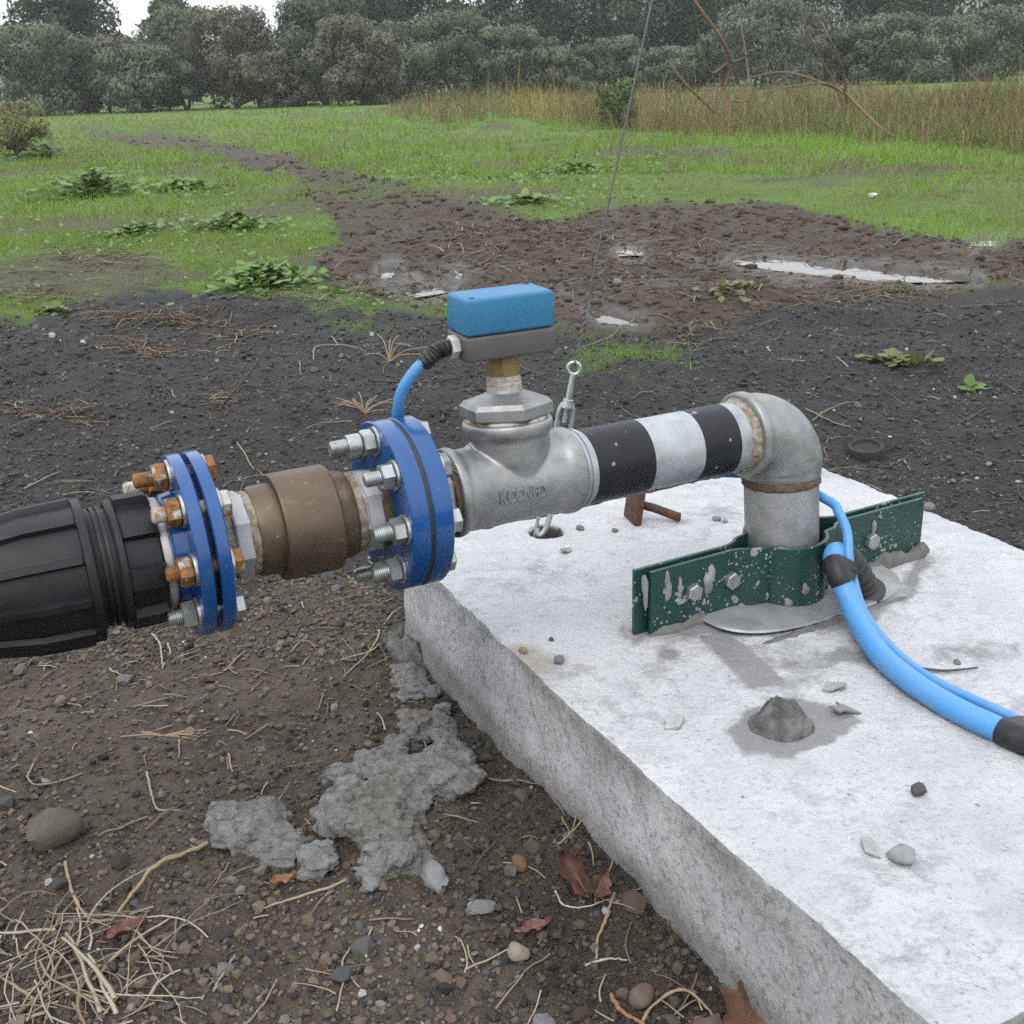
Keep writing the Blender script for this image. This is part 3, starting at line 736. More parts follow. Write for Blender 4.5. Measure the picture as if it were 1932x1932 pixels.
def straws(specs, name, mat, seed=1, label=None, cat=None, kind='stuff', seg=4):
    """specs: list of (points, radius, colour); every one a thin bent stem"""
    Vs, Fs, Cs, o = [], [], [], 0
    for pts, rad, col in specs:
        P = np.asarray(pts); V, F = tube(P, np.linspace(rad, rad * 0.55, len(P)), seg, False); Pr = np.repeat(P, seg, 0); V = Pr + (V - Pr) * [1.25, 1.25, 0.5]
        Vs.append(V); Fs.append(np.asarray(F) + o); Cs.append(np.repeat([col], len(V), 0)); o += len(V)
    return tag(fast_obj(name, np.concatenate(Vs), np.concatenate(Fs), mat, np.concatenate(Cs), True), label, cat, kind=kind)
STRAW = [np.array([0.26, 0.215, 0.145]), np.array([0.19, 0.15, 0.095]), np.array([0.33, 0.29, 0.215]), np.array([0.12, 0.09, 0.06])]
TWIG = [np.array([0.055, 0.042, 0.033]), np.array([0.085, 0.06, 0.045]), np.array([0.035, 0.03, 0.026])]
def gz(x, y): return float(ground_zq(np.array([x]), np.array([y]))[0])
def rand_stem(x, y, L, r, curl=0.6, lift=0.3, n=6):
    a = r.uniform(0, 2 * math.pi); pts = []; da = r.normal(0, curl) / n; px, py = x, y
    for i in range(n):
        pts.append([px, py]); px += math.cos(a) * L / n; py += math.sin(a) * L / n; a += da + r.normal(0, 0.12)
    pts = np.array(pts); z = ground_zq(pts[:, 0], pts[:, 1])
    z = np.maximum(z, np.linspace(z[0], z[-1], n)) + 0.003
    t = np.linspace(0, 1, n); z = z + L * lift * r.uniform(0, 1) * np.sin(t * math.pi * r.uniform(0.5, 1.0)) * 0.5
    return np.column_stack([pts, z])
def build_straw():
    r = np.random.default_rng(21); sp = []
    x, y = scatter_px(2200, -40, 1700, 1050, 1990, r)
    st = ground_state(x, y); w = 0.12 + 0.5 * np.exp(-((st['px'] - 350) / 420) ** 2 - ((st['py'] - 1250) / 160) ** 2) + 0.35 * sstep(350, 0, st['px']) * sstep(1650, 1800, st['py'])
    ok = (r.uniform(size=len(x)) < w) & ~in_slab(x, y, 0.02)
    for a, b in zip(x[ok], y[ok]):
        sp.append((rand_stem(a, b, r.uniform(0.012, 0.07), r, 0.5, 0.15), r.uniform(0.0006, 0.0015), STRAW[r.integers(4)] * r.uniform(0.6, 1.2)))
    x, y = scatter_px(1100, -40, 1980, 470, 1000, r); st = ground_state(x, y); ok = ~in_slab(x, y, 0.02) & (r.uniform(size=len(x)) < (0.6 + 0.4 * st['mud']) * (1 - 0.6 * st['grass']) * sstep(1, -6, st['pud']))
    for a, b, d in zip(x[ok], y[ok], st['d'][ok]):
        c = STRAW[r.integers(4)] if r.uniform() < 0.55 else TWIG[r.integers(3)]
        sp.append((rand_stem(a, b, r.uniform(0.03, 0.16) * min(1.4, d / 3), r, 0.6, 0.12), r.uniform(0.0010, 0.0020) * max(0.8, d / 3.2), c * r.uniform(0.5, 1.1)))
    straws(sp, 'straw_litter', M['straw'], 1, 'loose bits of pale straw and twigs strewn over the ground', 'straw')
    # brown leaf litter patches on the gravel
    sp = []
    for cx, cy, sx, sy, n in [(300, 600, 130, 14, 170), (290, 655, 95, 16, 150), (430, 620, 70, 16, 60), (90, 790, 110, 26, 130), (410, 760, 40, 20, 50), (180, 490, 130, 25, 120), (60, 560, 90, 22, 90), (1680, 550, 90, 18, 120), (1500, 560, 170, 26, 120), (1000, 440, 160, 40, 160), (1300, 640, 60, 20, 40), (1150, 520, 220, 40, 200), (1300, 470, 260, 30, 150), (900, 480, 150, 45, 140), (760, 540, 120, 24, 80), (1650, 490, 180, 22, 60), (550, 560, 160, 16, 90)]:
        for _ in range(n):
            p = gp(cx + r.normal(0, sx * 0.55), cy + r.normal(0, sy * 0.55))
            d = math.hypot(p[0], p[1])
            sp.append((rand_stem(p[0], p[1], r.uniform(0.03, 0.15) * d / 4, r, 0.7, 0.2, 5), r.uniform(0.0012, 0.0026) * d / 3.8, [np.array([0.10, 0.062, 0.042]), np.array([0.16, 0.115, 0.075]), np.array([0.065, 0.045, 0.033]), np.array([0.28, 0.225, 0.15])][r.integers(4)] * r.uniform(0.5, 1.1)))
    straws(sp, 'plant_debris', M['straw'], 2, 'brown matted plant debris lying in patches on gravel and mud', 'debris')
    # the heap of pale straw in the near corner
    sp = []
    for _ in range(95):
        px, py = r.uniform(-60, 330), r.uniform(1730, 1960)
        if px > 330 - (1940 - py) * 0.2 and r.uniform() < 0.7: continue
        p = gp(px, py); s = rand_stem(p[0], p[1], r.uniform(0.04, 0.15), r, 0.55 if r.uniform() < 0.72 else 1.9, 0.14, 9)
        s[:, 2] += r.uniform(0, 0.008)
        sp.append((s, 0.0006 + 0.0017 * r.uniform() ** 3, STRAW[[0, 2, 2, 1][r.integers(4)]] * r.uniform(0.8, 1.2)))
    straws(sp, 'straw_heap', M['straw'], 3, 'tangled heap of pale curly straw in the near corner', 'straw')
build_straw()

# ------------------------------------------------------------------ trees
def crown_mesh(lobes, n, leaf, col0, col1, r, droop=0.3, aspect=0.4):
    """leaf-sized faces spread through a set of lobes (centre, radii)"""
    w = np.array([np.prod(l[1]) ** 0.67 for l in lobes]); k = r.choice(len(lobes), n, p=w / w.sum())
    C = np.array([l[0] for l in lobes])[k]; R = np.array([l[1] for l in lobes])[k]
    u = r.normal(size=(n, 3)); u /= np.linalg.norm(u, axis=1)[:, None]
    rad = np.where(r.uniform(size=n) < 0.8, r.normal(0.96, 0.10, n), r.uniform(0.3, 0.95, n))
    P = C + u * rad[:, None] * R
    P[:, 2] = np.maximum(P[:, 2], 0.03)
    f = u + 0.38 * r.normal(size=(n, 3)); f /= np.linalg.norm(f, axis=1)[:, None]
    a = r.normal(size=(n, 3)); a[:, 2] -= droop * 2.5; a -= f * np.sum(a * f, 1)[:, None]; a /= np.linalg.norm(a, axis=1)[:, None] + 1e-9
    b = np.cross(f, a)
    s = leaf * r.uniform(0.6, 1.5, n)[:, None]
    V = np.stack([P - a * s * 0.5, P - b * s * aspect * 0.5, P + a * s * 0.5, P + b * s * aspect * 0.5], 1)
    F = np.arange(n * 4).reshape(n, 4)
    lc = r.uniform(0.78, 1.25, len(lobes))[k]
    t = r.uniform(0, 1, (n, 1))
    col = (np.asarray(col0) * (1 - t) + np.asarray(col1) * t) * lc[:, None] * r.uniform(0.85, 1.15, (n, 1))
    nr = u * 0.75 + f * 0.35 + np.array([0, 0, 0.12]) + 0.12 * r.normal(size=(n, 3)); nr /= np.linalg.norm(nr, axis=1)[:, None]
    return V.reshape(-1, 3), F, np.repeat(col, 4, 0), np.repeat(nr, 4, 0)
def tree(name, px, top_py, Y, wid_px, c0, c1, label, cat, group, n=4200, leaf=0.17, seed=1, low=0.12, pine=False, stems=3, lobes_n=16):
    r = np.random.default_rng(seed)
    T = at_depth(px, top_py, Y); H = max(0.8, T[2]); W = wid_px / FPX * Y
    base = np.array([T[0], Y, 0.0])
    root = empty(name, base); tag(root, label, cat, group)
    lobes = []
    for i in range(lobes_n):
        # small clumps spread over a rounded crown
        h = low + (0.97 - low) * r.uniform(0, 1) ** 0.85; f = max(0.25, math.sqrt(max(0.0, 1 - ((h - 0.42) / 0.60) ** 2)))
        ang = r.uniform(0, 2 * math.pi); rr = W / 2 * f * r.uniform(0.45, 0.92)
        sz = np.array([1, 1, 0.85]) * min(W, H) * r.uniform(0.10, 0.19)
        z = min(h * H, H - sz[2] * 0.9)
        lobes.append((np.array([math.cos(ang) * rr, math.sin(ang) * rr, max(z, sz[2] * 0.6)]), sz))
    lobes.append((np.array([0, 0, H * 0.45]), np.array([W * 0.30, W * 0.30, H * 0.40])))
    lobes.append((np.array([r.normal(0, 0.05) * W, 0, H * 0.86]), np.array([W * 0.17, W * 0.17, H * 0.15])))
    V, F, C, NR = crown_mesh(lobes, n, leaf, c0, c1, r)
    m = MB()
    for k in range(stems):
        a = r.uniform(0, 2 * math.pi); b = r.normal(0, 0.08, 2)
        tip = lobes[r.integers(len(lobes))][0]
        m.add(*tube(spline([(b[0], b[1], -0.05), (b[0] + tip[0] * 0.3, b[1] + tip[1] * 0.3, tip[2] * 0.4), tip], 6), np.linspace(0.10, 0.03, 7) * max(H / 5, 0.5), 6))
    for l in lobes[:10]:
        m.add(*tube(spline([(0, 0, H * 0.18), l[0] * 0.55 + [0, 0, 0.1], l[0]], 5), np.linspace(0.05, 0.014, 5 if False else len(spline([(0, 0, 0), (0, 0, 1), (0, 0, 2)], 5))) * max(H / 5, 0.5), 5))
    obj('trunk', m, M['bark'], root)
    cr = fast_obj('crown', V, F, M['leaf'], C, True, root); cr.data.normals_split_custom_set_from_vertices(NR.tolist())
    return root
OL0, OL1 = (0.080, 0.098, 0.064), (0.128, 0.150, 0.102)      # grey olive
GR0, GR1 = (0.064, 0.077, 0.048), (0.102, 0.116, 0.074)
BR0, BR1 = (0.084, 0.086, 0.060), (0.128, 0.126, 0.092)      # brownish
PN0, PN1 = (0.020, 0.034, 0.018), (0.040, 0.058, 0.030)      # dark pine
def build_trees():
    G = 'grey-green trees along the far edge of the field'
    rows = [  # px, top, Y, width px, colours, label
        (70, 48, 56, 190, OL0, OL1, 'broad grey-green tree at the left end of the tree row'),
        (190, 70, 58, 150, BR0, BR1, 'brownish bushy tree below the white gap of sky'),
        (268, 84, 55, 130, OL0, OL1, 'low pale grey tree with drooping sprays in the left row'),
        (330, 14, 60, 150, GR0, GR1, 'tall dark olive tree just left of the brown drooping one'),
        (420, 12, 57, 150, BR0, BR1, 'brown drooping tree standing left of the second sky gap'),
        (505, 96, 56, 100, BR0, BR1, 'low brown bush filling the gap below the second sky gap'),
        (600, -12, 58, 180, GR0, GR1, 'large dark tree just right of the second sky gap'),
        (670, 30, 54, 130, BR0, BR1, 'brownish shrubby tree at the dark hollow in the row'),
        (760, 40, 60, 150, OL0, OL1, 'grey tree with soft outline left of the tallest pale one'),
        (850, 22, 62, 150, OL0, (0.105, 0.125, 0.088), 'tall pale green-grey tree in the middle of the row'),
        (965, 50, 62, 150, OL0, OL1, 'round grey olive tree above the yellow weeds'),
        (1065, 88, 60, 130, GR0, GR1, 'small low grey tree just left of the wire'),
        (1165, 70, 63, 150, OL0, OL1, 'grey olive tree crossed by the thin wire'),
        (1280, 88, 61, 150, OL0, OL1, 'low grey olive tree behind the red bare sapling'),
        (1440, -8, 60, 190, (0.085, 0.094, 0.072), (0.13, 0.138, 0.112), 'tall silvery olive tree right of the red sapling'),
        (1580, 60, 64, 110, GR0, GR1, 'small dark green tree behind the broken arching stem'),
        (1680, 28, 62, 170, OL0, OL1, 'silvery grey olive tree left of the right-hand pair'),
        (1800, 30, 64, 140, OL0, OL1, 'grey olive tree between two paler neighbours at right'),
        (1905, 10, 62, 150, OL0, OL1, 'grey olive tree at the right end of the row'),
    ]
    for i, (px, top, Y, w, a, b, lab) in enumerate(rows):
        tree('olive_tree', px, top, Y, w * 1.3, a, b, lab, 'tree', G, n=12500, leaf=0.20, seed=100 + i, low=0.02, lobes_n=44)
    G2 = 'dark tall pines behind the grey trees'
    rows = [(95, -24, 74, 210, 'dark pine rising behind the left end of the row'), (725, -40, 82, 200, 'dark pine behind the gap left of the tallest pale tree'), (320, -2, 78, 110, 'dark flat-topped pine top left of the small sky gap'),
            (640, -40, 80, 260, 'dark pine behind the large tree right of the hill gap'), (930, -60, 84, 250, 'dark pine behind the round olive above yellow weeds'),
            (1080, -80, 82, 260, 'dark pine behind the small tree left of the wire'), (1240, -90, 84, 260, 'dark pine just right of where the wire leaves the picture'),
            (1370, -70, 82, 220, 'dark pine behind the red bare sapling'), (1570, -90, 84, 260, 'very dark pine above the broken arching stem'),
            (1720, -90, 82, 260, 'very dark pine behind the silvery olive at right'), (1880, -100, 84, 280, 'very dark pine at the right edge of the picture')]
    for i, (px, top, Y, w, lab) in enumerate(rows):
        tree('pine_tree', px, top, Y, w, PN0, PN1, lab, 'tree', G2, n=11000, leaf=0.36, seed=200 + i, low=0.05, stems=1, lobes_n=48)
    # low shrubs standing in the dry weeds
    G3 = 'small green shrubs in the dry weeds'
    for i, (px, py, top, w, lab) in enumerate([(1165, 243, 196, 110, 'small dark green shrub among dry weeds just left of the wire')]):
        p = gp(px, py); tree('green_shrub', px, top, p[1], w, (0.075, 0.105, 0.04), (0.11, 0.145, 0.055), lab, 'shrub', None, n=1500, leaf=0.07, seed=300 + i, low=0.0, stems=2, lobes_n=14)
    p = gp(10, 300); tree('dry_bush', 8, 225, p[1], 190, (0.12, 0.115, 0.045), (0.18, 0.165, 0.065), 'yellowish dry bush at the left edge of the field', 'bush', None, n=3000, leaf=0.05, seed=310, low=0.0, stems=3, lobes_n=10)
build_trees()

# bare saplings in the weeds
def sapling(name, Y, paths, label, cat='sapling'):
    b = at_depth(*paths[0][0][0], Y); root = empty(name, (b[0], Y, 0.0)); tag(root, label, cat)
    for k, (pts, rad, col) in enumerate(paths):
        P = np.array([at_depth(x, y, Y + 0.25 * math.sin(i * 1.3 + k)) for i, (x, y) in enumerate(pts)])
        if k == 0: P[0, 2] = -0.02
        P = spline(P, 14) - np.array([b[0], Y, 0])
        V, F = tube(P, np.linspace(rad, rad * 0.45, len(P)), 6)
        obj('stem' if k == 0 else 'branch', (V, F), M['sapling'], root, col=np.repeat([col], len(V), 0))
RED, TAN, PALE = np.array([0.15, 0.085, 0.06]), np.array([0.125, 0.095, 0.062]), np.array([0.22, 0.17, 0.105])
sapling('bare_sapling', 18.6, [([(1378, 228), (1366, 175), (1380, 118), (1352, 60), (1312, 2), (1290, -60)], 0.036, RED), ([(1372, 120), (1340, 195 - 60), (1318, 60), (1310, 10)], 0.02, TAN),
                               ([(1380, 118), (1400, 112), (1412, 100)], 0.025, TAN), ([(1352, 215), (1300, 165), (1258, 112)], 0.025, TAN), ([(1378, 190), (1412, 185), (1408, 110), (1398, 45)], 0.02, TAN)],
        'bare reddish sapling with kinked trunk standing in dry weeds')
sapling('broken_sapling', 17.0, [([(1545, 250), (1528, 215), (1520, 190)], 0.034, RED), ([(1592, 200), (1570, 150), (1530, 75), (1500, -10)], 0.022, TAN), ([(1598, 195), (1590, 130), (1565, 72), (1548, 40)], 0.02, RED),
                                 ([(1590, 172), (1540, 152), (1480, 136), (1415, 146)], 0.022, TAN)], 'broken leaning sapling with several bare reddish stems in weeds')
sapling('snapped_stem', 14.2, [([(1700, 272), (1660, 240), (1600, 182), (1590, 165)], 0.022, PALE), ([(1600, 182), (1560, 158), (1500, 162), (1450, 172)], 0.016, TAN)], 'pale snapped stem leaning over in the dry weeds', 'stem')

# broad-leaved weeds in the grass
def leafy_weed(px, py, hw, hh, n, label, seed, cols=((0.085, 0.155, 0.04), (0.15, 0.25, 0.065)), ls=1.0):
    r = np.random.default_rng(seed); p = gp(px, py); Y = p[1]; sc = Y / FPX
    root = empty('leafy_weed', (p[0], p[1], gz(p[0], p[1]))); tag(root, label, 'weed', 'broad-leaved weeds in the grass')
    m = MB(); Vs, Fs, Cs = [], [], []; o = 0
    for i in range(n):
        a = r.uniform(0, 2 * math.pi); q = abs(r.normal(0, 0.55)) + 0.05; kk = 1 + 0.4 * math.sin(2 * a + seed) + 0.25 * math.sin(3 * a + 2 * seed); ex, ey = math.cos(a) * q * kk * hw * sc, math.sin(a) * q * kk * hw * sc * 1.3
        h = max(0.008, 0.75 * hh * sc * max(0.2, 1 - 0.6 * q) * r.uniform(0.15, 1.1)); s = r.uniform(0.030, 0.062) * ls * (Y / 6) ** 0.5
        tip = np.array([ex, ey, h]); out = np.array([math.cos(a + r.normal(0, 0.7)), math.sin(a + r.normal(0, 0.7)), r.uniform(-0.25, 0.35)]); out /= np.linalg.norm(out)
        side = np.cross(out, [0, 0, 1]); side /= np.linalg.norm(side); side = side + np.array([0, 0, r.normal(0, 0.3)])
        m.add(*tube(np.array([[ex * 0.3, ey * 0.3, 0], [ex * 0.7, ey * 0.7, h * 0.7], tip]), 0.0008 * Y / 5, 3, False))
        V = np.array([tip, tip + out * s * 0.35 + side * s * 0.45, tip + out * s * 0.75 + side * s * 0.3, tip + out * s, tip + out * s * 0.75 - side * s * 0.3, tip + out * s * 0.35 - side * s * 0.45])
        V[1:5:3, 2] += 0.0; Vs.append(V); Fs += [(o, o + 1, o + 2, o + 3), (o, o + 3, o + 4, o + 5)]; o += 6
        t = r.uniform(); Cs.append(np.repeat([(np.array(cols[0]) * (1 - t) + np.array(cols[1]) * t)], 6, 0))
    V, F = m.done(); obj('stems', m, M['weed'], root, col=np.repeat([[0.10, 0.15, 0.05]], len(V), 0))
    fast_obj('leaves', np.concatenate(Vs), np.array(Fs), M['weed'], np.concatenate(Cs), False, root)
leafy_weed(180, 372, 75, 62, 420, 'large dark green leafy weed clump at the left of the grass', 1)
leafy_weed(345, 362, 62, 26, 200, 'low leafy weed patch right of the large weed clump', 2)
leafy_weed(440, 430, 65, 34, 260, 'bright leafy weed patch in the middle of the left grass', 3, ((0.08, 0.15, 0.03), (0.14, 0.24, 0.045)))
leafy_weed(500, 535, 110, 46, 420, 'sprawling leafy weeds where grass meets gravel', 4, ((0.075, 0.145, 0.03), (0.13, 0.23, 0.045)))
leafy_weed(255, 440, 50, 26, 130, 'small leafy weed below the large weed clump', 5)
leafy_weed(85, 300, 50, 34, 160, 'dark leafy weed beside the yellowish dry bush', 6, ((0.055, 0.09, 0.03), (0.09, 0.14, 0.04)))
leafy_weed(1090, 325, 90, 22, 220, 'wide low leafy weed patch behind the blue box', 7, ((0.07, 0.14, 0.03), (0.12, 0.21, 0.04)))
leafy_weed(1000, 385, 60, 20, 120, 'low leafy weed at the edge of the mud track', 8)
leafy_weed(100, 590, 30, 18, 60, 'small yellow-green weed on the gravel at left', 9, ((0.08, 0.10, 0.02), (0.13, 0.16, 0.03)))
leafy_weed(1690, 688, 55, 14, 50, 'flat yellowish weed lying on the gravel at right', 10, ((0.09, 0.11, 0.03), (0.15, 0.15, 0.06)))
leafy_weed(1830, 727, 16, 10, 22, 'tiny green weed alone on the gravel at right', 11, ((0.06, 0.13, 0.02), (0.09, 0.17, 0.03)))
leafy_weed(1370, 570, 45, 26, 70, 'pale withered weed tuft on the mud behind the pipe', 12, ((0.10, 0.11, 0.04), (0.18, 0.16, 0.08)))

# ------------------------------------------------------------------ concrete slab
def slab_uv(px, py):
    p = gp(px, py, SLAB_Z)[:2] - SL; return np.array([p @ S_E, p @ S_T])
def slab_pt(a, b): return SL + S_E * a + S_T * b
def build_slab():
    na, nb, nz = 260, 190, 22
    a = np.linspace(0, S_LEN, na); b = np.linspace(0, S_WID, nb)
    A, B = np.meshgrid(a, b, indexing='ij')
    # ragged outline
    oB0 = 0.0045 * fbm(a * 14, a * 0 + 1, 5, 6, 0.7) - 0.010 * np.sin(np.clip(a / 1.0, 0, 1) * math.pi); oB1 = 0.006 * fbm(a * 9, a * 0 + 7, 6, 5)
    oA0 = 0.006 * fbm(b * 9, b * 0 + 3, 7, 5); oA1 = 0.006 * fbm(b * 9, b * 0 + 9, 8, 5)
    tb = (B / S_WID); ta = (A / S_LEN)
    B2 = B + (1 - tb) ** 6 * oB0[:, None] + tb ** 6 * oB1[:, None]; A2 = A + (1 - ta) ** 6 * oA0[None] + ta ** 6 * oA1[None]
    X = SL[0] + S_E[0] * A2 + S_T[0] * B2; Y = SL[1] + S_E[1] * A2 + S_T[1] * B2
    z = SLAB_Z + 0.0035 * fbm(X * 4, Y * 4, 15, 3) + 0.0016 * fbm(X * 30, Y * 30, 16, 4) + 0.0008 * fbm(X * 110, Y * 110, 17, 3)
    edge = np.minimum(np.minimum(B, S_WID - B), np.minimum(A, S_LEN - A))
    chip = np.clip(fbm(X * 26, Y * 26, 18, 5, 0.65), 0, 1)
    z -= np.exp(-edge / 0.006) * (0.002 + 0.011 * chip)
    P = to_pic(np.stack([X, Y, np.full_like(X, SLAB_Z)], -1)); px, py = P[..., 0], P[..., 1]
    j = 10 * fbm(px / 30, py / 20, 19, 4)
    stain = np.zeros_like(X); dark = np.zeros_like(X); yel = np.zeros_like(X)
    def smear(poly, s=1.0, soft=9):
        nonlocal stain
        stain = np.maximum(stain, 1.0 * s * sstep(-1.8 * soft, 1.6 * soft, sdist_poly(px + 1.6 * j, py + j, poly)))
    smear([(1320, 1200), (1370, 1195), (1430, 1235), (1490, 1290), (1420, 1300), (1370, 1255)], 0.95)
    smear([(1545, 1235), (1600, 1225), (1665, 1235), (1650, 1255), (1560, 1256)], 0.8)
    smear([(1740, 1225), (1860, 1205), (1932, 1210), (1932, 1245), (1830, 1250), (1760, 1258)], 0.5)
    smear([(1235, 1225), (1260, 1218), (1285, 1228), (1275, 1250), (1240, 1252)], 0.7)
    smear([(1190, 1255), (1260, 1250), (1300, 1275), (1230, 1280)], 0.45)
    smear([(1372, 1378), (1425, 1335), (1500, 1318), (1580, 1335), (1625, 1362), (1570, 1395), (1490, 1425), (1400, 1420)], 1.0, 10)
    smear([(1170, 1200), (1250, 1175), (1400, 1160), (1580, 1165), (1700, 1110), (1730, 1040), (1760, 1060), (1720, 1130), (1600, 1190), (1400, 1200), (1260, 1205)], 0.85, 12)
    smear([(1180, 1160), (1190, 1195), (1260, 1200), (1200, 1225), (1170, 1200)], 0.7)
    smear([(1580, 1180), (1640, 1250), (1760, 1340), (1860, 1395), (1932, 1420), (1932, 1400), (1880, 1370), (1780, 1310), (1690, 1240), (1620, 1160)], 0.6, 14)
    smear([(1270, 1070), (1310, 1060), (1300, 1085), (1275, 1090)], 0.35)
    smear([(980, 1065), (1030, 1060), (1050, 1075), (1000, 1085)], 0.5)
    smear([(1250, 1330), (1330, 1310), (1400, 1330), (1330, 1370), (1270, 1360)], 0.35, 20)
    smear([(1560, 1770), (1690, 1740), (1800, 1790), (1720, 1850), (1620, 1830)], 0.35, 30)
    stain = np.maximum(stain, 0.42 * sstep(0.12, 0.55, fbm(X * 6, Y * 6, 91, 4)) + 0.25 * sstep(0.1, 0.5, fbm(X * 17, Y * 17, 92, 4)) * (py < 1260))
    hol = np.hypot((px - 1030) / 33, (py - 1003) / 13); dark = np.maximum(dark, sstep(1.25, 0.75, hol + 0.02 * j))
    z -= 0.03 * sstep(1.1, 0.55, hol + 0.015 * j)
    dark = np.maximum(dark, 0.5 * np.exp(-((edge) / 0.007) ** 2) * (B < 0.05) * sstep(-0.1, 0.4, fbm(A * 14, A * 3, 23, 3)))
    for q in ((975, 1235, 60, 22), (1000, 1250, 70, 25)):
        yel = np.maximum(yel, np.exp(-((px - q[0]) / q[2]) ** 2 - ((py - q[1]) / q[3]) ** 2))
    yel = np.maximum(yel, 0.8 * np.exp(-((px - 1293) / 22) ** 2 - ((py - 984) / 8) ** 2))
    yel = np.maximum(yel, 0.55 * np.exp(-((px - 1700) / 60) ** 2 - ((py - 1268) / 12) ** 2))
    V = np.stack([X, Y, z], -1).reshape(-1, 3); C = np.stack([stain, dark, yel], -1).reshape(-1, 3)
    I = np.arange(na * nb).reshape(na, nb)
    F = np.stack([I[:-1, :-1], I[1:, :-1], I[1:, 1:], I[:-1, 1:]], -1).reshape(-1, 4)
    # sides: strips going down from the rim
    rim = np.concatenate([I[:, 0], I[-1, 1:], I[-2::-1, -1], I[0, -2:0:-1]]); nr = len(rim)
    nrm = np.concatenate([np.repeat([-S_T], na, 0), np.repeat([S_E], nb - 1, 0), np.repeat([S_T], na - 1, 0), np.repeat([-S_E], nb - 2, 0)])
    R = V[rim]; sv, sc = [], []
    arc = np.concatenate([[0], np.cumsum(np.linalg.norm(np.diff(R[:, :2], axis=0), axis=1))])
    for k in range(1, nz + 1):
        t = k / nz; zz = R[:, 2] * (1 - t) + (-0.08) * t
        bulge = 0.007 * fbm(arc * 5, t * 1.4 + arc * 0, 25, 4) + 0.003 * fbm(arc * 34, np.full_like(arc, t * 8), 26, 3) + 0.01 * t * np.clip(fbm(arc * 3, arc * 0, 27, 2) + 0.3, 0, 1)
        ramp = min(1.0, t * 6)
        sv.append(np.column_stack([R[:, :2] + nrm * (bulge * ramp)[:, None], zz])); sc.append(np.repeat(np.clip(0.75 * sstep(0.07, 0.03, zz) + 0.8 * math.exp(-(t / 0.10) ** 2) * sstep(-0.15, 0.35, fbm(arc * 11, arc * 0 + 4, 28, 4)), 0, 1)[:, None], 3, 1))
    o = len(V); rows = [rim] + [o + k * nr + np.arange(nr) for k in range(nz)]
    SF = []
    for k in range(nz):
        u, w = rows[k], rows[k + 1]
        SF.append(np.stack([np.roll(u, -1), u, w, np.roll(w, -1)], 1))
    SF = np.concatenate(SF)
    # sides use their own rim vertices so the colours do not run over
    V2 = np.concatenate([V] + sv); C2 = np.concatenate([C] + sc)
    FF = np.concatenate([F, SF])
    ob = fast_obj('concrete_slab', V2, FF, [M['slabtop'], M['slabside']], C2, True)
    mi = np.zeros(len(FF), np.int32); mi[len(F):] = 1; ob.data.polygons.foreach_set('material_index', mi)
    try: ob.data.set_sharp_from_angle(angle=math.radians(50))
    except Exception: pass
    tag(ob, 'thick rectangular concrete slab with white limed top and rough grey sides', 'slab', kind='thing')
    return ob
build_slab()

